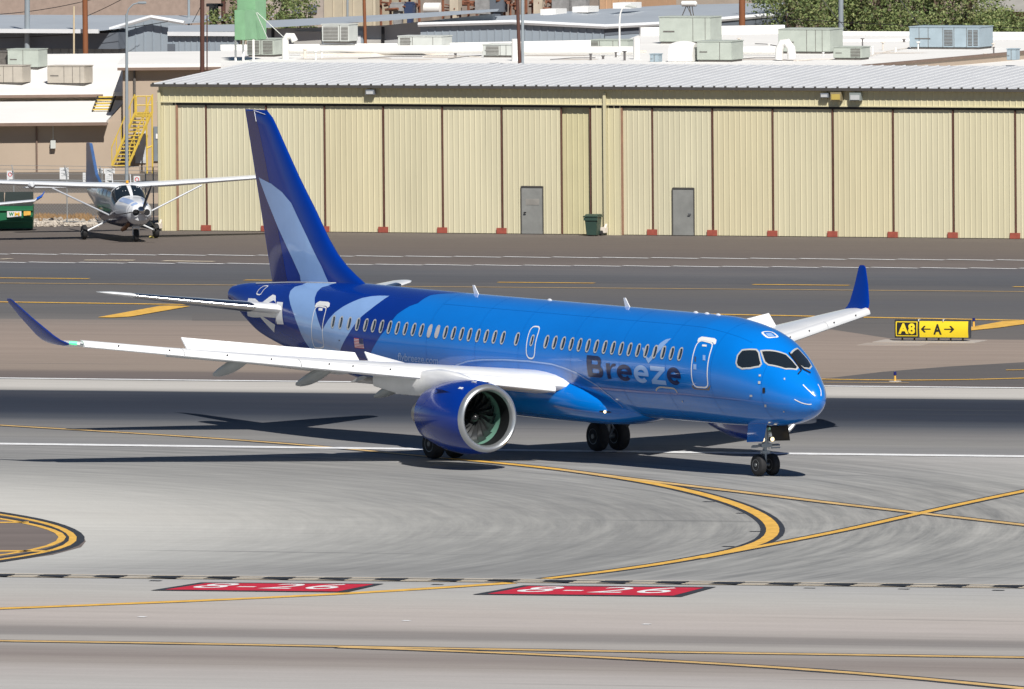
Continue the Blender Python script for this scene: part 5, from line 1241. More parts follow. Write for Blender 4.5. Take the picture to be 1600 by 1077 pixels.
wall_block('orange_shed', 'orange tan ribbed wall at the top middle', 'building', 937, -30, 996, 60, 130, mat('cladding_orange', (.52, .33, .20), .6, var=.06), rib=.4)
wall_block('yard_wall', 'grey brown block wall behind the junk yard', 'wall', 590, -10, 935, 60, 144, mat('block_grey', (.26, .22, .19), .9, var=.25, vscale=1.2), 1)
wall_block('yard_wall', 'tan wall at the top between the orange shed and the red brown pole', 'wall', 998, -14, 1235, 60, 140, mat('wall_tan', (.36, .31, .26), .9, var=.1, vscale=1.2), 1)
# junk yard: a rack of rusty steel, a tank, crates
JR = mat('rust', (.20, .08, .045), .8, var=.3, vscale=3); JG = mat('junk_grey', (.30, .30, .30), .6, var=.25, vscale=3); JB = mat('junk_blue', (.04, .06, .13), .5); JC = mat('junk_cream', (.55, .48, .38), .6)
def jx(u, v, off=116): a = s_of(u, v, off); return W(a[0], off, a[1])
mb = MB(); a, b = jx(663, 13), jx(690, 13); mb.tube([a, a + (b - a) * .04, b - (b - a) * .04, b], [.15, .30, .30, .15], 16); tag1(mb, 'tank', T_WH, 'white cylindrical tank lying in the junk yard at the top', 'tank', smooth=True)
jl = ['rusty steel rack at the left end of the junk yard', 'rusty beams stacked right of the white tank', 'rusty frame just left of the tall brown pole in the junk yard', 'rusty scrap rack right of the tall brown pole']
for i, (u0, u1) in enumerate(((595, 655), (692, 745), (770, 806), (822, 862))):
    mb = MB(); 
    for k in range(16):
        u, v = random.uniform(u0, u1), random.uniform(-4, 16); p = jx(u, v, 114 + random.uniform(0, 3)); q = jx(min(u + random.uniform(4, 22), u1), v + random.uniform(-2, 2), 114 + random.uniform(0, 3)); mb.tube([p, q], random.uniform(.03, .10), 6)
    for k in range(5): u = u0 + (u1 - u0) * k / 4; mb.tube([Vector((jx(u, 0).x, jx(u, 0).y, 0)), jx(u, -4)], .08, 6)
    tag1(mb, 'scrap_rack', JR, jl[i], 'scrap')
for i, (u, v, w_, h_, mt, lb) in enumerate(((622, 12, .9, .4, JG, 'grey scrap block on the left of the junk yard'), (641, 14, .5, .6, JB, 'dark blue drum beside the white tank'), (712, 9, .5, .8, JC, 'cream scrap sheet right of the tank'), (757, 8, .9, 1.0, JG, 'grey machine cabinet left of the tall brown pole'), (778, 6, .9, .9, B_D, 'dark crate right of the machine cabinet'), (843, 14, .5, 1.0, JC, 'cream pipe rack leg right of the brown pole'), (881, 8, 1.2, .8, JG, 'grey block right of the scrap racks'), (905, 10, 1.0, .7, JG, 'grey block beside the orange tan wall'))):
    p = jx(u, v, 114.5); mb = MB(); mb.box(p, (w_, .6, h_), ax=AX); mb.box(p + EZ * (h_ / 2 + .04), (w_ * .7, .5, .08), ax=AX); mb.box(Vector((p.x, p.y, p.z / 2 - h_ / 4)), (w_ * .5, .4, p.z - h_ / 2), ax=AX); tag1(mb, 'scrap_block', mt, lb, 'scrap', bevel=.02)
# house roof at the top right
a = s_of(1560, 8, 150); r = empty('house', W(a[0], 150, 0), HROT); tag(r, 'house with a grey hipped roof among the trees at the top right', 'house')
mb = MB(); bx(mb, a[0] - 1.2, a[0] + 3.4, 150, 157, 0, a[1] - .2); hb(mb, 'wall', mat('stucco_brown', (.34, .24, .17), .9), r)
mb = MB(); mb.add([W(a[0] - 1.6, 149.4, a[1] - .35), W(a[0] + 3.8, 149.4, a[1] - .35), W(a[0] + 2.4, 153.5, a[1] + 1.6), W(a[0] - 1.2, 153.5, a[1] + 1.6), W(a[0] - 2.2, 157.6, a[1] - .35), W(a[0] + 3.8, 157.6, a[1] - .35)], [(0, 1, 2, 3), (3, 2, 5, 4), (0, 3, 4), (1, 5, 2)]); hb(mb, 'roof', mat('shingle_grey', (.30, .29, .27), .9, var=.1), r)

# ---- left buildings
lb = empty('tan_building', gz(60, 262), HROT * .4); tag(lb, 'tan building with a white lean-to roof and deep eave at the left', 'building')
def yP(u, v, y): return gy(u, v, y)
def wallY(mb, u0, v0, u1, v1, y, th=.3, zbot=None):
    a, b = yP(u0, v0, y), yP(u1, v1, y); z0 = b.z if zbot is None else zbot; return mb.box(((a.x + b.x) / 2, y + th / 2, (a.z + z0) / 2), (b.x - a.x, th, a.z - z0))
YF = 748.0
mb = MB(); wallY(mb, -160, 192, 200, 262, YF, .3, 0); hb(mb, 'wall', T_TAN, lb)
zE = yP(80, 189, YF - .8).z
zLB = yP(80, 157.5, YF + 8).z
mb = MB(); xa, xb, xc = yP(-160, 189, YF).x, yP(166, 189, YF - 1.2).x, yP(196, 160, YF + 7).x
mb.add([(xa, YF - .8, zE - .02), (xb, YF - .8, zE - .02), (xc, YF + 8, zLB), (xa, YF + 8, zLB), (xa, YF - .8, zE - .2), (xb, YF - .8, zE - .2), (xc, YF + 8, zLB - .2), (xa, YF + 8, zLB - .2)], [(0, 1, 2, 3), (4, 7, 6, 5), (0, 4, 5, 1), (1, 5, 6, 2)]); hb(mb, 'roof', T_WH, lb)
mb = MB(); mb.box(((xa + xb) / 2, YF - .86, zE - .17), (xb - xa + .1, .08, .16)); hb(mb, 'fascia', T_TRIM, lb)
mb = MB(); YU = YF + 8.2; wallY(mb, -160, 147, 193, 163, YU, .3, 0); hb(mb, 'upper_wall', T_TAN, lb)
zU = yP(80, 145, YU - .5).z; zUB = yP(80, 84.5, 770).z
mb = MB(); xu = yP(192, 145, YU).x; mb.add([(xa - 3, YU - .6, zU), (xu, YU - .6, zU), (xu, 770, zUB), (xa - 3, 770, zUB), (xa - 3, YU - .6, zU - .2), (xu, YU - .6, zU - .2), (xu, 770, zUB - .2), (xa - 3, 770, zUB - .2)], [(0, 1, 2, 3), (4, 7, 6, 5), (0, 4, 5, 1), (1, 5, 6, 2)]); hb(mb, 'upper_roof', T_WH, lb)
mb = MB(); mb.box(((xa + xu) / 2 - 1, YU - .66, zU - .17), (xu - xa, .08, .14)); hb(mb, 'upper_fascia', T_TRIM, lb)
mb = MB(); mb.prism([yP(u, v, YF + .02) for u, v in ((167, 191), (192.5, 163), (196, 262), (160, 262))], (0, .2, 0)); hb(mb, 'end_wall', T_TAN, lb)
mb = MB(); a = yP(57, 192, YF - .05); mb.tube([(a.x, YF - .06, 0.0), (a.x, YF - .06, zE - .25)], .05, 6); hb(mb, 'conduit', T_TRIM, lb)
a = yP(83, 226, YF - .2); mb = MB(); mb.box((a.x, YF - .2, a.z), (.26, .2, .42)); mb.tube([(a.x, YF - .1, a.z + .2), (a.x, YF - .1, zE - .25)], .025, 6); hb(mb, 'meter_box', HV_L, lb, bevel=.02)
# yellow ladder treads lying on the lean-to roof
M_ST = mat('stair_yellow', (.62, .44, .07), .5, var=.12, vscale=2)
rl = empty('roof_ladder', (yP(160, 165, YF + 8).x, YF + 8, zE), 0); tag(rl, 'short yellow flight of steps crossing the white lean-to roof', 'stairs')
mb = MB()
for k in range(5):
    t_ = k / 4; v = 152.5 + 4.9 * k; uu = 165 - 1.8 * k; y_ = (YU - 1.0) * (1 - t_) + (YF + 3.2) * t_; p, q = yP(uu - 13, v, y_), yP(uu + 13, v, y_); mb.box((p + q) / 2 + EZ * .03, ((q - p).length, .30, .06))
hb(mb, 'tread', M_ST, rl)
mb = MB()
for du in (-13, 14): mb.tube([yP(166 + du, 151, YU - .95), yP(157.5 + du, 174, YF + 3.0)], .05, 6)
hb(mb, 'stringer', H_DK, rl)
# nearer tan block behind the stairs
YS = 747.6
nb = empty('tan_block', gz(215, 290), 0); tag(nb, 'taller tan stucco block with a white roof behind the yellow staircase', 'building')
a0, a1 = yP(191.5, 107, YS), yP(345, 107, YS)
mb = MB(); mb.add([(a0.x, YS, 0), (a1.x, YS, 0), (a1.x, YS + 18, 0), (a0.x, YS + 18, 0), (a0.x, YS, a0.z), (a1.x, YS, a0.z), (a1.x, YS + 18, a0.z), (a0.x, YS + 18, a0.z)], [(0, 3, 2, 1), (4, 5, 6, 7), (0, 1, 5, 4), (1, 2, 6, 5), (2, 3, 7, 6), (3, 0, 4, 7)]); hb(mb, 'wall', T_TAN, nb)
mb = MB(); mb.box(((a0.x + a1.x) / 2, YS + 8.8, a0.z + .12), (a1.x - a0.x + .5, 18.6, .22)); hb(mb, 'roof', T_WH, nb)
mb = MB(); mb.box(((a0.x + a1.x) / 2, YS - .52, a0.z - .02), (a1.x - a0.x + .5, .08, .14)); hb(mb, 'fascia', T_TRIM, nb)
mb = MB(); a = yP(210, 110, YS - .1); mb.tube([(a.x, YS - .08, 2), (a.x, YS - .08, a.z)], .07, 6); hb(mb, 'pipe', HV_D, nb)
a, b = yP(240, 198, YS - .1), yP(252, 252, YS - .1); mb = MB(); mb.box(((a.x + b.x) / 2, YS - .06, (a.z + b.z) / 2), (b.x - a.x, .1, a.z - b.z)); dd = hb(mb, 'door', mat('door_blue_grey', (.17, .20, .23), .6), nb)
for (u, v, mt, hh) in ((246, 213, T_WH, .25), (249, 231, T_WH, .6), (251, 207, M_ST, .2)):
    a = yP(u, v, YS - .15); mb = MB(); mb.box(a, (.16, .02, hh)); hb(mb, 'notice', mt, dd)
a, b = yP(211, 205, YS - .1), yP(228, 255, YS - .1); mb = MB(); mb.box(((a.x + b.x) / 2, YS - .05, (a.z + b.z) / 2), (b.x - a.x, .08, a.z - b.z)); hb(mb, 'shutter', mat('shutter_white', (.5, .52, .54), .6, var=.15), nb)
# staircase
YT = 745.2
sc_ = empty('staircase', (yP(178, 262, YT).x, YT, 0), 0); tag(sc_, 'yellow steel outdoor staircase with handrails climbing to a small platform', 'stairs')
b0_, b1_ = yP(178, 259, YT), yP(214, 177, YT)
mb = MB()
for k in range(15):
    t = k / 14; p = b0_.lerp(b1_, t); mb.box((p.x + .30, YT + .45, p.z), (.62, 1.0, .05))
hb(mb, 'tread', M_ST, sc_)
mb = MB()
for dy in (0, .95):
    for dx in (-.10, .72): mb.add([(b0_.x + dx, YT + dy, b0_.z - .12), (b0_.x + dx + .05, YT + dy + .04, b0_.z + .12), (b1_.x + dx + .05, YT + dy + .04, b1_.z + .14), (b1_.x + dx, YT + dy, b1_.z - .10)], [(0, 1, 2, 3)]); mb.tube([(b0_.x + dx, YT + dy, b0_.z), (b1_.x + dx, YT + dy, b1_.z)], .07, 6)
hb(mb, 'stringer', M_ST, sc_)
mb = MB()
for dx in (-.1, .8):
    mb.tube([(b0_.x + dx, YT, b0_.z + .95), (b1_.x + dx, YT, b1_.z + .95)], .035, 6)
    for k in range(6): p = b0_.lerp(b1_, k / 5); mb.tube([(p.x + dx, YT, p.z), (p.x + dx, YT, p.z + .95)], .03, 6)
hb(mb, 'handrail', M_ST, sc_)
p0_, p1_ = yP(212, 180, YT), yP(238, 180, YT)
mb = MB(); mb.box(((p0_.x + p1_.x) / 2, YT + .6, p0_.z), (p1_.x - p0_.x, 1.3, .08)); hb(mb, 'platform', M_ST, sc_)
mb = MB()
for u in (213, 229, 237.5): p = yP(u, 180, YT); mb.tube([(p.x, YT, 0.0 if u > 220 else p.z), (p.x, YT, p.z + .95)], .045, 6)
for h_ in (.5, .95): mb.tube([(p0_.x, YT, p0_.z + h_), (p1_.x, YT, p0_.z + h_)], .035, 6)
q0, q1 = yP(229, 232, YT), yP(238, 228, YT); mb.tube([q0, q1], .05, 6)
hb(mb, 'post', M_ST, sc_)
mb = MB(); mb.box((b0_.x + .5, YT + .6, b0_.z / 2 - .05), (1.6, 1.6, b0_.z - .1)); hb(mb, 'footing', T_TAN, sc_)
# ---- green hopper
M_HOP = mat('hopper_green', (.22, .42, .24), .55, var=.12, vscale=1.5)
hp_ = empty('hopper', jx(383, 60, 40), HROT); tag(hp_, 'light green metal hopper on a frame among the sheds', 'hopper')
mb = MB(); A1, B1 = s_of(366, 16, 30), s_of(382, 63, 30); bx(mb, A1[0], B1[0], 30, 31.5, B1[1], A1[1]); hb(mb, 'box', M_HOP, hp_, bevel=.02)
mb = MB(); A1, B1 = s_of(370, -20, 31.6), s_of(399, 63, 31.6); bx(mb, A1[0], B1[0], 31.6, 33, B1[1], A1[1]); hb(mb, 'body', M_HOP, hp_, bevel=.02)
mb = MB(); A1 = s_of(372, 63, 30.5); 
for u in (368, 380, 396): q = s_of(u, 70, 30.8); mb.tube([W(q[0], 30.8, ZW), W(q[0], 30.8, s_of(u, 62, 30.8)[1])], .06, 6)
hb(mb, 'leg', T_WH, hp_)
mb = MB(); 
for u0, u1 in ((402, 445), (400, 418)): a, b = s_of(u0, 20, 31.4), s_of(u1, 60, 31.4); mb.tube([W(a[0], 31.4, a[1]), W(b[0], 31.4, b[1])], .02, 4)
hb(mb, 'stay_wire', HV_L, hp_)

# ---- poles
M_POLE_B = mat('pole_rust_brown', (.23, .085, .035), .8, var=.15, vscale=2, stretch=(1, 1, .2)); M_POLE_D = mat('pole_dark_brown', (.085, .035, .025), .8, var=.2, vscale=2, stretch=(1, 1, .2)); M_POLE_G = mat('pole_grey', (.27, .31, .34), .5, var=.06)
def pole(u, w_px, off, mt, label, top=-60, cat='pole', u_top=None, name='utility_pole', cross=None):
    a = s_of(u, 70, off); z = s_of(u, top, off)[1]; at = s_of(u_top if u_top is not None else u, top, off); wd = w_px / (F / W(a[0], off, 0).y) / 2
    base = W(a[0] + (a[0] - at[0]) * a[1] / (z - a[1]), off, 0)
    r = empty(name, base); tag(r, label, cat)
    mb = MB(); mb.tube([base, W(at[0], off, z)], [wd * 1.08, wd * .95], 12); hb(mb, 'post', mt, r, smooth=True)
    return r, W(at[0], off, z)
pl = [(42.5, 8.5, 104, M_POLE_G, 'thick grey steel pole at the far left'), (133.5, 8.5, 103, M_POLE_B, 'orange brown pole in front of the pale gabled shed'), (316, 7, 26.5, M_POLE_D, 'tall dark brown wooden pole just behind the hangar roof corner'), (295, 4, 118, M_POLE_G, 'thin olive pole in front of the brown brick wall'),
      (349, 7, 116, M_POLE_D, 'dark brown pole behind the green hopper'), (336, 4, 114, M_BLACK, 'short black pole with a transformer beside the dark brown pole'), (571, 5, 84, M_POLE_B, 'brown wooden pole in front of the slate shed'), (543, 3.5, 124, M_POLE_G, 'thin grey pole beside the beige wall'),
      (811, 5.5, 25.5, M_POLE_D, 'tall dark brown wooden pole behind the hangar ridge'), (816.5, 4.5, 25.8, M_POLE_G, 'grey pipe strapped behind the tall dark brown pole'), (1159.5, 10, 81, M_POLE_B, 'thick reddish brown pole to the right of the largest roof unit'), (1314, 8, 84, M_POLE_G, 'tall blue grey steel pole in front of the trees'),
      (115.5, 3, 102, mat('pole_cream', (.6, .5, .34), .6), 'thin cream pole left of the orange brown pole'), (323.5, 2, 26.8, M_POLE_D, 'thin rod beside the tall dark brown pole'), (1375, 2.2, 120, HV_L, 'thin pale pole among the trees')]
tops = {}
for (u, wp, off, mt, lab) in pl:
    r, t = pole(u, wp, off, mt, lab, top={336: 8, 115.5: 10, 323.5: 25, 1375: -10}.get(u, -70), u_top={571: 567, 811: 806, 133.5: 132}.get(u)); tops[u] = t
for u0, u1, v in ((323, 348, 8),):
    a, b = jx(u0, v, 114), jx(u1, v, 114); mb = MB(); mb.tube([a, b], .10, 6); mb.box(jx(334, 20, 113.7), (.5, .4, .8)); hb(mb, 'crossarm', M_BLACK, [o for o in bpy.data.objects if o.get('label') == 'short black pole with a transformer beside the dark brown pole'][0])
# lamp post behind the small aeroplane
yl = 700.0; b_ = yP(197.5, 285, yl); base = Vector((b_.x, yl, 0)); t_ = yP(198, 22, yl)
lp_ = empty('lamp_post', base); tag(lp_, 'tall grey lamp post with a curved arm beside the yellow staircase', 'lamp post')
mb = MB(); mb.tube([base, Vector((t_.x, yl, t_.z))], [.095, .06], 12); hb(mb, 'post', M_POLE_G, lp_, smooth=True)
mb = MB(); mb.tube([yP(198, 24, yl), yP(201, 14, yl), yP(208, 7, yl), yP(217, 4.5, yl)], .035, 8); hb(mb, 'arm', M_POLE_G, lp_, smooth=True)
mb = MB(); a = yP(222, 4.5, yl); mb.box(a, (.42, .2, .12)); hb(mb, 'lamp_head', M_POLE_G, lp_, bevel=.03)
a = s_of(968, 70, 27); r = empty('lamp_post', W(a[0], 27, ZW)); tag(r, 'thin white lamp post with a curved arm standing on the roof', 'lamp post')
mb = MB(); q = lambda u, v: W(s_of(u, v, 27)[0], 27, s_of(u, v, 27)[1])
mb.tube([q(968, 86), q(968, 35), q(969, 22), q(972, 14), q(978, 10)], [.045, .04, .035, .03, .03], 8); hb(mb, 'post', T_WH, r, smooth=True)
mb = MB(); mb.tube([q(977, 10), q(983, 9.5), q(994, 11)], [.04, .08, .05], 8); hb(mb, 'lamp_head', HV_L, r, smooth=True)
# antenna dish frame on the shed roof
a = s_of(1076, 12, 90); r = empty('roof_tank', W(a[0], 90, 0)); tag(r, 'white tank on spindly legs above the largest roof unit', 'tank')
q = lambda u, v: W(s_of(u, v, 80)[0], 80, s_of(u, v, 80)[1])
mb = MB(); mb.tube([q(1064, 6), q(1066, 6), q(1087, 6), q(1089, 6)], [.06, .15, .15, .06], 10); hb(mb, 'barrel', T_WH, r, smooth=True)
mb = MB()
for u0, u1 in ((1073, 1065), (1077, 1080), (1081, 1084), (1073, 1082)): mb.tube([q(u0, 8), q(u1, 27)], .025, 5)
hb(mb, 'leg', HV_D, r)
# wires
def wire(P, Q, sag, label):
    mb = MB(); mb.tube([P.lerp(Q, k / 16) - EZ * sag * 4 * (k / 16) * (1 - k / 16) for k in range(17)], .018, 4); tag1(mb, 'cable', M_BLACK, label, 'cable')
wire(jx(-40, 24, 104), jx(190, -14, 104), .3, 'sagging black cable crossing the top left corner')
wire(jx(134, 26, 103), jx(240, -30, 103), .1, 'black cable rising from the orange brown pole')
wire(jx(298, 40, 113), jx(326, -16, 113), .05, 'black stay beside the thin olive pole')
wire(q(1232, 30), q(1620, 44), .1, 'thin cable in front of the trees, level with their lower half')
wire(q(1270, -20), q(1328, 52), .05, 'stay wire slanting down to the blue grey pole')
wire(q(1400, -10), q(1440, 44), .05, 'stay wire slanting across the trees above the long blue unit')
wire(jx(-60, 60, 104), jx(262, 34, 104), .25, 'thin cable across the front of the gabled shed')

# ---- perimeter fence, its signs, stones
YFN = gz(100, 350).y
M_FN = mat('fence_steel', (.36, .38, .39), .5, metal=.4, var=.1); M_SGN = mat('notice_white', (.62, .63, .64), .5, var=.08)
fdir = (gz(250, 352) - gz(0, 349)); fdir.z = 0; fdir.normalize(); f0 = gz(-90, 348)
fn = empty('chain_link_fence', f0); tag(fn, 'tall chain link fence topped with barbed wire behind the small aeroplane', 'fence')
def FP(u, z):
    d = ray(u, 340); o = Vector((0, 0, CH)); nn = Vector((-fdir.y, fdir.x, 0)); t = (f0 - o).dot(nn) / d.dot(nn); P = o + d * t; return Vector((P.x, P.y, z))
for u in (-60, 22, 105, 160, 228, 240, 249):
    mb = MB(); p = FP(u, 0); tall = 2.35 if u < 200 else 2.7; mb.tube([p, p + EZ * tall], .028, 8)
    if u < 200: mb.tube([p + EZ * tall, p + EZ * (tall + .4) + e1 * -.1], .025, 6)
    hb(mb, 'post', M_FN, fn)
for h_, r_ in ((2.05, .028), (.12, .02)):
    mb = MB(); mb.tube([FP(-90, h_), FP(252, h_)], r_, 6); hb(mb, 'rail', M_FN, fn)
mb = MB()
for h_ in (2.35, 2.55, 2.72): mb.tube([FP(-90, h_), FP(252, h_)], .010, 4)
hb(mb, 'barbed_wire', M_FN, fn)
mb = MB(); A_, B_ = FP(-90, .1), FP(252, .1); n_ = int((B_ - A_).length / .16)
for k in range(n_):
    for sg in (1, -1):
        p = A_.lerp(B_, k / n_); q2_ = p + (B_ - A_).normalized() * sg * 1.9; 
        if (q2_ - A_).dot(B_ - A_) < 0 or (q2_ - B_).dot(B_ - A_) > 0: continue
        mb.tube([Vector((p.x, p.y, .12)), Vector((q2_.x, q2_.y, 2.03))], .0035, 3, caps=False)
hb(mb, 'mesh', M_FN, fn)
for i, (u0, v0, u1, v1, mk, lab) in enumerate(((11.5, 267, 21.5, 282, 1, 'small white notice with a red ring, leftmost on the fence'), (94, 262, 108, 280.5, 0, 'square white notice left of the small aeroplane tail'), (130, 270, 134.5, 285, 0, 'narrow white notice half hidden by the small aeroplane tail'), (142, 263.5, 161.5, 271, 0, 'wide white notice just right of the small aeroplane tail'), (163, 263.5, 180, 271.5, 0, 'upper white notice of the T-shaped pair on the fence'), (165, 271.8, 175, 286, 0, 'lower white notice of the T-shaped pair on the fence'), (209.5, 275, 219.5, 289.5, 1, 'small white notice with a red ring above the small aeroplane cabin'))):
    a, b = FP(u0, 0), FP(u1, 0); y = a.y - .06; za_, zb2 = gy(u0, v0, y).z, gy(u0, v1, y).z; mb = MB(); mb.box(((a.x + b.x) / 2, y, (za_ + zb2) / 2), (b.x - a.x, .02, za_ - zb2)); o = mb.build('notice', M_SGN); tag(o, lab, 'notice')
    mb = MB(); cx_, cz_ = (a.x + b.x) / 2, (za_ + zb2) / 2
    if mk:
        n = 16; V = [(cx_ + r * math.cos(2 * PI * k / n), y - .013, cz_ + .05 + r * math.sin(2 * PI * k / n)) for r in (.10, .065) for k in range(n)]; mb.add(V, [(k, (k + 1) % n, n + (k + 1) % n, n + k) for k in range(n)]); mb.build('ring', RED, o)
    else:
        for k in range(3): mb.box((cx_, y - .012, za_ - (za_ - zb2) * (.25 + .22 * k)), ((b.x - a.x) * .7, .004, .02))
        mb.build('print', M_FN, o)
# road, dirt strip and stones behind the fence
tag((lambda m_: m_.build('service_road', pave('road_brown', [(R(345), K(118, 112, 106)), (R(345) + 80, K(112, 106, 100))], .08), fix=False))(MB().add([gz(-900, 336, .006), gz(262, 337, .006), gz(262, 262, .006), gz(-900, 260, .006)], [(0, 1, 2, 3)])), kind='structure')
mb = MB()
for (v0, v1, h_) in ((310, 318, .5),):
    a, b = gz(-80, v1), gz(250, v1); mb.box((a + b) / 2 + EZ * h_ / 2, ((b - a).length, .6, h_), rz=math.atan2(b.y - a.y, b.x - a.x))
tag1(mb, 'low_wall', T_TAN, 'low tan wall along the road behind the fence', 'wall')
bm_r = MB()
for k in range(190):
    u = random.uniform(40, 152) if k < 150 else random.uniform(214, 236); v = random.uniform(345, 355); p = gz(u, v); r_ = random.uniform(.06, .17)
    V = []; sx_, sy_, sz_ = random.uniform(.8, 1.5), random.uniform(.7, 1.2), random.uniform(.6, 1)
    for i in range(4):
        ph = PI * (i + .5) / 4
        for j in range(6):
            a = 2 * PI * j / 6 + i * .5; q_ = r_ * random.uniform(.8, 1.15); V.append((p.x + q_ * sx_ * math.sin(ph) * math.cos(a), p.y + q_ * sy_ * math.sin(ph) * math.sin(a), r_ * .5 + q_ * sz_ * math.cos(ph)))
    bm_r.add(V, [(i * 6 + j, i * 6 + (j + 1) % 6, (i + 1) * 6 + (j + 1) % 6, (i + 1) * 6 + j) for i in range(3) for j in range(6)] + [tuple(range(6)), tuple(range(18, 24))])
o = bm_r.build('stones', mat('stone_pale', (.46, .41, .35), .9, var=.25, vscale=2)); tag(o, 'pale broken stones lying along the foot of the fence', 'stones', kind='stuff')
M_DRY = mat('dry_grass', (.36, .22, .10), .95, var=.25, vscale=4)
mb = MB()
for k in range(2600):
    u = random.choice((random.gauss(70, 9), random.gauss(125, 9), random.uniform(50, 145))); v = random.uniform(338, 347); p = gz(u, v); a = random.uniform(0, PI); h_ = random.uniform(.08, .24); dx, dy = .02 * math.cos(a), .02 * math.sin(a); lx2, ly2 = random.uniform(-.08, .08), random.uniform(-.08, .08)
    mb.add([(p.x - dx, p.y - dy, 0), (p.x + dx, p.y + dy, 0), (p.x + lx2, p.y + ly2, h_)], [(0, 1, 2)])
tag(mb.build('dry_grass', M_DRY, fix=False), 'dry orange weeds behind the stones', 'grass', kind='stuff')
# ---- dumpster
M_DG = mat('dumpster_green', (.015, .15, .065), .5, var=.12, vscale=1.5); M_DL = mat('dumpster_lid', (.035, .045, .04), .5, var=.1)
yd = gz(20, 360).y; dA, dB = gy(-40, 360, yd), gy(52, 360, yd)
ds = empty('dumpster', ((dA.x + dB.x) / 2, yd, 0), 0); tag(ds, 'green rubbish skip with dark lids under the small aeroplane wing', 'skip')
zb2 = gy(20, 322, yd).z
mb = MB(); mb.add([(dA.x, yd, .08), (dB.x - .03, yd, .08), (dB.x - .03, yd + 1.5, .08), (dA.x, yd + 1.5, .08), (dA.x, yd - .12, zb2), (dB.x, yd - .12, zb2), (dB.x, yd + 1.6, zb2), (dA.x, yd + 1.6, zb2)], [(0, 3, 2, 1), (4, 5, 6, 7), (0, 1, 5, 4), (1, 2, 6, 5), (2, 3, 7, 6), (3, 0, 4, 7)])
for z in (.42, .95): mb.box(((dA.x + dB.x) / 2, yd - .13, z), (dB.x - dA.x, .10, .07))
hb(mb, 'body', M_DG, ds)
zl2 = gy(20, 300, yd + 1.6).z
mb = MB()
for k in range(2):
    xa_, xb_ = dA.x + (dB.x - dA.x) * k / 2 + .03, dA.x + (dB.x - dA.x) * (k + 1) / 2 - .03
    mb.add([(xa_, yd - .12, zb2 + .01), (xb_, yd - .12, zb2 + .01), (xb_, yd + 1.6, zl2), (xa_, yd + 1.6, zl2), (xa_, yd + 1.6, zb2), (xb_, yd + 1.6, zb2)], [(0, 1, 2, 3), (3, 2, 5, 4), (0, 3, 4), (1, 5, 2)])
hb(mb, 'lid', M_DL, ds)
def plate(u0, v0, u1, v1, y, mt, name, par):
    a, b = gy(u0, v0, y), gy(u1, v1, y); mb = MB(); mb.box(((a.x + b.x) / 2, y, (a.z + b.z) / 2), (b.x - a.x, .012, a.z - b.z)); return hb(mb, name, mt, par), a, b
o, a, b = plate(11, 330, 33.5, 339.5, yd - .15, M_SGN, 'label_plate', ds); plate(37, 330, 48, 337.5, yd - .15, PY, 'label_plate', ds)
for ch, f_, mt in (('W', .12, mat('logo_green', (.01, .2, .06), .5)), ('M', .52, mat('logo_gold', (.7, .4, .03), .5))):
    V, Fc = text_tris(ch, .05); xs = [p[0] for p in V]; ys = [p[1] for p in V]
    w0 = (b.x - a.x); Mi = ds.matrix_basis.inverted()
    patch('logo_letter', V, Fc, (lambda p, q_, f_=f_: Mi @ Vector((a.x + w0 * (f_ + .36 * (p - min(xs)) / (max(xs) - min(xs))), yd - .165, b.z + (a.z - b.z) * (.2 + .6 * (q_ - min(ys)) / (max(ys) - min(ys)))))), mt, ds, smooth=False)

# ================================================================== SMALL HIGH-WING AEROPLANE
C_WH = mat('light_white', (.66, .68, .71), .3, coat=.4, var=.04); C_BL = mat('light_pale_blue', (.30, .40, .62), .3, coat=.5, var=.04); C_NV = mat('light_navy', (.012, .022, .08), .3, coat=.6, var=.05); C_GR = mat('light_silver', (.42, .44, .48), .35, coat=.4, var=.05)
cn = gz(212.5, 378.5); ah = math.radians(14)
cfx, cfy = math.sin(ah), -math.cos(ah)
cv = empty('light_aeroplane', (cn.x + cfx * 1.15, cn.y + cfy * 1.15, .02), math.atan2(cfy, cfx)); tag(cv, 'parked white and navy high-wing aeroplane with a single propeller', 'airplane')
CB = Loft([(0.0, 1.62, 1.30, .12, 2), (.10, 1.74, 1.00, .42, 2.2), (.5, 1.88, .80, .60, 2.3), (1.2, 1.98, .70, .70, 2.4), (1.85, 2.04, .64, .76, 2.6), (2.3, 2.32, .62, .80, 2.8), (2.75, 2.52, .61, .83, 3.0), (4.5, 2.56, .63, .83, 3.0), (6.2, 2.52, .72, .74, 2.8), (8.0, 2.32, 1.15, .46, 2.4), (10.0, 2.16, 1.55, .20, 2.2), (11.2, 2.08, 1.80, .07, 2)])
cb = CB.mesh('fuselage', list(np.linspace(0, 3, 30)) + list(np.linspace(3.3, 11.2, 30)), 40, C_WH, cv)
def cpatch(name, loops, mt, off, par=cb):
    V, Fc = tess(loops); return patch(name, V, Fc, lambda a, b: CB.on(a, b, off), mt, par, .3, .12, outward=OUT(CB))
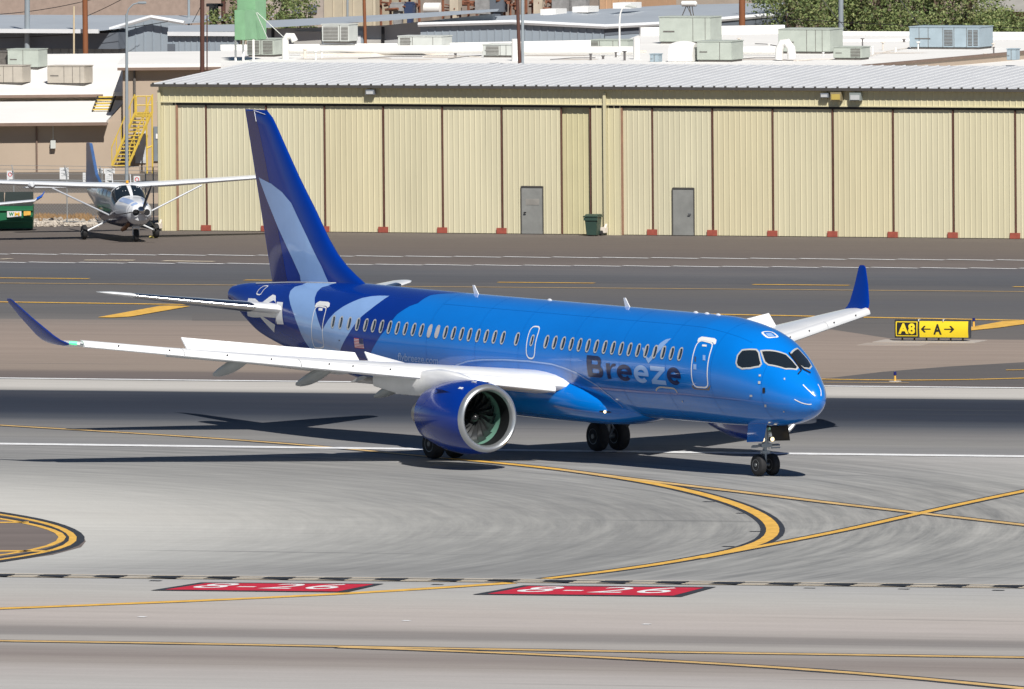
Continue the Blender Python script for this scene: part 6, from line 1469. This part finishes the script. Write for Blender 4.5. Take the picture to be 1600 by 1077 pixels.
for s in (-1, 1):
    cpatch('livery_navy_belly', [[(.5, s * 1.85), (2.0, s * 1.62), (4.5, s * 1.60), (8.0, s * 1.7), (10.8, s * 1.5), (10.8, s * 3.12), (.5, s * 3.12)]], C_NV, .006)
    cpatch('livery_side', [[(.3, s * .95), (2.0, s * 1.25), (4.5, s * 1.3), (8.0, s * 1.2), (8, s * 1.7), (4.5, s * 1.7), (2, s * 1.72), (.4, s * 1.9)]], C_GR, .005)
    cpatch('livery_cowl_stripe', [[(.15, s * .2), (1.9, s * .45), (1.9, s * .9), (.2, s * .8)]], C_BL, .006)
    cpatch('windscreen', [[(1.93, s * .04), (2.66, s * .04), (2.70, s * .60), (2.78, s * 1.0), (2.5, s * 1.38), (2.12, s * 1.42), (1.95, s * 1.0)]], M_DGL, .010, cv)
    for x0 in (2.85, 3.75, 4.6, 5.4): cpatch('window', [[(x0, s * .98), (x0 + .6, s * .98), (x0 + .6, s * 1.28), (x0, s * 1.30)]], M_DGL, .012, cv)
mb = MB(); mb.rings([[(-x, .0 + r * math.cos(2 * PI * k / 20), 1.47 + r * math.sin(2 * PI * k / 20)) for k in range(20)] for x, r in ((-.42, .01), (-.36, .08), (-.2, .16), (.04, .20))], True); sp = mb.build('spinner', M_METAL, cv, smooth=True)
for k in range(3):
    a = 2 * PI * k / 3 - .38; mb = MB(); V = []
    for i in range(7):
        t = i / 6; r = .12 + 1.1 * t; wd = .05 + .09 * math.sin(PI * min(1, t * .9 + .1)); 
        for e in (-1, 1): V.append((.16 + e * wd * .9, -math.sin(a) * r + math.cos(a) * e * wd * .22, 1.47 + math.cos(a) * r + math.sin(a) * e * wd * .22))
    mb.add(V, [(2 * i, 2 * i + 1, 2 * i + 3, 2 * i + 2) for i in range(6)]); mb.build('blade', M_BLACK, sp)
for s in (-1, 1):
    P = [CB.on(.10, s * 1.15, .0)]; mb = MB(); c_ = Vector((-.02, s * .26, 1.38)); mb.tube([c_ + Vector((-.1, 0, 0)), c_ + Vector((.03, 0, 0))], [.15, .14], 16); mb.build('air_inlet', M_BLACK, cv)
    mb = MB(); mb.rings([[(c_.x + .02 + dx, c_.y + r * math.cos(2 * PI * k / 20), c_.z + r * math.sin(2 * PI * k / 20)) for k in range(20)] for dx, r in ((-.12, .19), (0.02, .185), (.03, .15))], False); mb.build('inlet_ring', C_WH, cv, smooth=True)
secs = []
for Y, X, z, c in ((-7.95, 3.25, 2.80, 1.2), (-7.6, 3.18, 2.79, 1.35), (-2.2, 2.85, 2.52, 1.95), (-.2, 2.85, 2.44, 1.98), (.2, 2.85, 2.44, 1.98), (2.2, 2.85, 2.52, 1.95), (7.6, 3.18, 2.79, 1.35), (7.95, 3.25, 2.80, 1.2)): secs.append((Y, X, z, c, .14, .02))
mb = MB(); mb.rings(aero_loft(secs, 12, .02)); cwg = mb.build('wing', C_WH, cv, smooth=True)
mb = MB(); mb.tube([(-2.75, -4.45, 2.58), (-2.95, -4.45, 2.58), (-3.4, -4.45, 2.56)], [.06, .17, .1], 12); mb.build('radar_pod', C_WH, cwg, smooth=True)
for s in (-1, 1):
    mb = MB(); mb.tube([(-3.0, s * .76, 1.12), (-2.95, s * 3.5, 2.44)], [.042, .04], 8); mb.build('wing_strut', C_GR, cv, smooth=True)
    mb = MB(); mb.tube([(-4.42, s * .55, .85), (-4.48, s * 1.30, .50), (-4.48, s * 1.55, .38)], [.05, .038, .038], 8); lg = mb.build('landing_leg', C_WH, cv, smooth=True)
    wheel(-4.48, s * 1.68, .33, .22, lg)
mb = MB(); mb.tube([(-1.15, 0, .95), (-1.15, 0, .66)], .09, 10); mb.tube([(-1.15, .14, .62), (-1.15, .14, .3)], .03, 8); mb.tube([(-1.15, -.14, .62), (-1.15, -.14, .3)], .03, 8); mb.box((-1.15, 0, .66), (.16, .34, .1))
lg = mb.build('nose_leg', C_WH, cv, smooth=True); wheel(-1.15, 0, .29, .2, lg)
mb = MB(); mb.tube([(-.75, -.35, .95), (-1.05, -.55, .62), (-1.3, -.6, .55)], [.10, .11, .09], 10); mb.build('exhaust_pipe', mat('exhaust_brown', (.18, .10, .06), .5, metal=.6), cv, smooth=True)
def fin_prism(pts, t, mt, name, par): mb = MB(); mb.prism([(-x, -t / 2, z) for x, z in pts], (0, t, 0)); return mb.build(name, mt, par, bevel=.02)
fin_prism([(8.2, 2.3), (9.3, 2.75), (10.5, 4.15), (11.25, 4.15), (11.35, 2.0), (9.0, 2.1)], .14, mat('tail_blue', (.04, .10, .25), .35, coat=.5, var=.2, vscale=2), 'fin', cv)
mb = MB(); mb.rings(aero_loft([(-3.1, 10.5, 2.15, .75, .1, 0), (0, 10.0, 2.12, 1.2, .1, 0), (3.1, 10.5, 2.15, .75, .1, 0)], 8)); mb.build('tailplane', C_WH, cv, smooth=True)
mb = MB(); mb.tube([(-3.1, .05, 2.60), (-3.1, .05, 2.72)], [.07, .05], 10); mb.build('beacon', mat('beacon_amber', (.75, .35, .02), .3), cv)
for y_, x_ in ((-.45, 3.9), (.28, 3.4)): mb = MB(); mb.tube([(-x_, y_, 2.58), (-x_ - .1, y_, 2.98)], .02, 5); mb.build('antenna', C_WH, cv)
p = gz(240, 372.5); mb = MB(); mb.box((p.x, p.y, .06), (.40, .12, .09)); tag1(mb, 'wheel_chock', mat('chock_yellow', (.6, .5, .15), .6), 'pale yellow chock at the foot of the small aeroplane wheel nearest the hangar', 'chock', bevel=.01)

# ---- second aeroplane: only its blue-tipped low wing reaches into the frame
wt = yP(70, 319, 676.0); la = empty('low_wing_aeroplane', (wt.x - 6.0, 678.5, .02), math.radians(-90 + 3)); tag(la, 'low-wing aeroplane whose white wing with a blue tip reaches in from the left edge', 'airplane')
zt2 = wt.z - .02
LB = Loft([(0, 1.45, 1.1, .1, 2), (.3, 1.6, .85, .4, 2.2), (1.6, 1.75, .7, .52, 2.4), (2.4, 2.3, .66, .6, 2.4), (4.2, 2.3, .7, .58, 2.4), (6, 1.8, .95, .36, 2.2), (8, 1.6, 1.3, .08, 2)])
LB.mesh('fuselage', list(np.linspace(0, 8, 40)), 32, C_WH, la)
for s in (-1, 1):
    mb = MB(); mb.rings(aero_loft([(s * .4, 2.3, 1.0, 1.6, .13, 0), (s * 5.5, 2.5, zt2 - .1, 1.25, .12, 0), (s * 5.6, 2.55, zt2, 1.1, .12, 0)], 10)); wg = mb.build('wing', C_WH, la, smooth=True)
    mb = MB(); mb.rings(aero_loft([(s * 5.6, 2.52, zt2 - .02, 1.2, .14, 0), (s * 5.85, 2.62, zt2 + .12, 1.0, .14, 0), (s * 5.98, 2.9, zt2 + .33, .6, .12, 0)], 10)); mb.build('wing_tip', mat('tip_blue', (.01, .10, .55), .3, coat=.5), wg, smooth=True)
    mb = MB(); mb.tube([(-2.9, s * 1.4, 1.0), (-2.9, s * 1.4, .25)], .06, 8); lg = mb.build('landing_leg', C_WH, la); wheel(-2.9, s * 1.5, .22, .14, lg)
mb = MB(); mb.tube([(-.9, 0, .9), (-.9, 0, .22)], .05, 8); lg = mb.build('nose_leg', C_WH, la); wheel(-.9, 0, .2, .13, lg)
fin_prism([(6.6, 1.6), (7.4, 2.6), (8.1, 2.6), (8.0, 1.4)], .08, C_WH, 'fin', la)
mb = MB(); mb.rings(aero_loft([(-1.8, 7.3, 1.5, .6, .1, 0), (0, 7.1, 1.5, .9, .1, 0), (1.8, 7.3, 1.5, .6, .1, 0)], 8)); mb.build('tailplane', C_WH, la, smooth=True)

# ================================================================== TREES
M_LEAF = [mat('foliage_%s' % n_, c_, .7, var=.35, vscale=1.3) for n_, c_ in (('green', (.18, .235, .08)), ('olive', (.26, .29, .12)), ('deep', (.105, .15, .055)))]
M_BARK = mat('bark', (.12, .085, .06), .9, var=.3, vscale=4)
def tree(base, H_, R_, label, seed, n=5200, squash=.8, leaf=.095, name='tree', low=.25):
    rn = random.Random(seed); r = empty(name, base); tag(r, label, 'tree' if name == 'tree' else 'bush', 'trees behind the roofs')
    mb = MB(); mb.tube([(0, 0, 0), (rn.uniform(-.1, .1), 0, H_ * .25), (rn.uniform(-.3, .3), rn.uniform(-.3, .3), H_ * .6)], [.045 * H_, .035 * H_, .015 * H_], 8)
    cl = []
    for k in range(44):
        a = rn.uniform(0, 2 * PI); e_ = rn.uniform(0, 1); rr = R_ * rn.uniform(.3, 1.08) * math.sqrt(max(.05, 1 - (e_ * 2 - .9)**2 * .75)); z = H_ * (low + (1 - low) * e_); c_ = Vector((rr * math.cos(a), rr * math.sin(a), z)); cl.append((c_, rn.uniform(.20, .40) * R_))
        if k < 12: mb.tube([(0, 0, H_ * rn.uniform(.2, .5)), c_ * .6 + Vector((0, 0, .3)), c_], [.014 * H_, .009 * H_, .003 * H_], 5)
    mb.build('trunk', M_BARK, r)
    mb = MB()
    for k in range(n):
        c_, cr_ = cl[rn.randrange(len(cl))]; d = Vector((rn.gauss(0, 1), rn.gauss(0, 1), rn.gauss(0, 1))).normalized() * cr_ * rn.uniform(.25, 1.05)**.7; d.z *= squash; p = c_ + d
        u_ = Vector((rn.gauss(0, 1), rn.gauss(0, 1), rn.gauss(0, .6))).normalized(); v_ = u_.orthogonal().normalized(); s_ = leaf * rn.uniform(.5, 1.3); v_ = v_ * math.cos(1) + u_.cross(v_) * math.sin(1)
        mb.cur = rn.choices((0, 1, 2), (5, 4, 3))[0]; mb.add([p - u_ * s_, p + v_ * s_ * .5, p + u_ * s_, p - v_ * s_ * .5], [(0, 1, 2, 3)])
    mb.cur = 0; mb.build('crown', M_LEAF, r, fix=False); return r
TR = [(1252, 92, 10.2, 3.5, 'leftmost broad green tree behind the roof units at the right'), (1335, 96, 11.0, 3.9, 'broad green tree directly behind the blue grey pole'), (1420, 94, 10.6, 3.8, 'broad green tree right of the blue grey pole, above the small unit'), (1495, 92, 9.4, 3.4, 'green tree above the long blue grey unit'), (1565, 98, 6.7, 2.8, 'lower green tree in front of the grey house roof'), (1635, 94, 6.8, 3.0, 'green tree at the right edge of the photo'),
      (1295, 112, 12.5, 4.2, 'taller tree behind the leftmost broad tree'), (1385, 114, 13.0, 4.4, 'tall tree rising behind the two middle trees'), (1470, 112, 12.0, 4.0, 'tall tree behind the one above the long unit')]
for i, (u, off, H_, R_, lab) in enumerate(TR):
    a = s_of(u, 60, off); tree(W(a[0], off, 0), H_, R_, lab, 30 + i, 17000)
a = s_of(432, 20, 108); tree(W(a[0], 108, 0), 7.9, 2.0, 'rounded green bush between the green hopper and the pale brick wall', 61, 6000)
a = s_of(458, 20, 110); tree(W(a[0], 110, 0), 7.3, 1.7, 'smaller green bush touching the pale brick wall', 62, 5000)
a = s_of(374, 20, 112); tree(W(a[0], 112, 0), 9.2, 1.8, 'dark green tree behind the green hopper', 63, 5000)
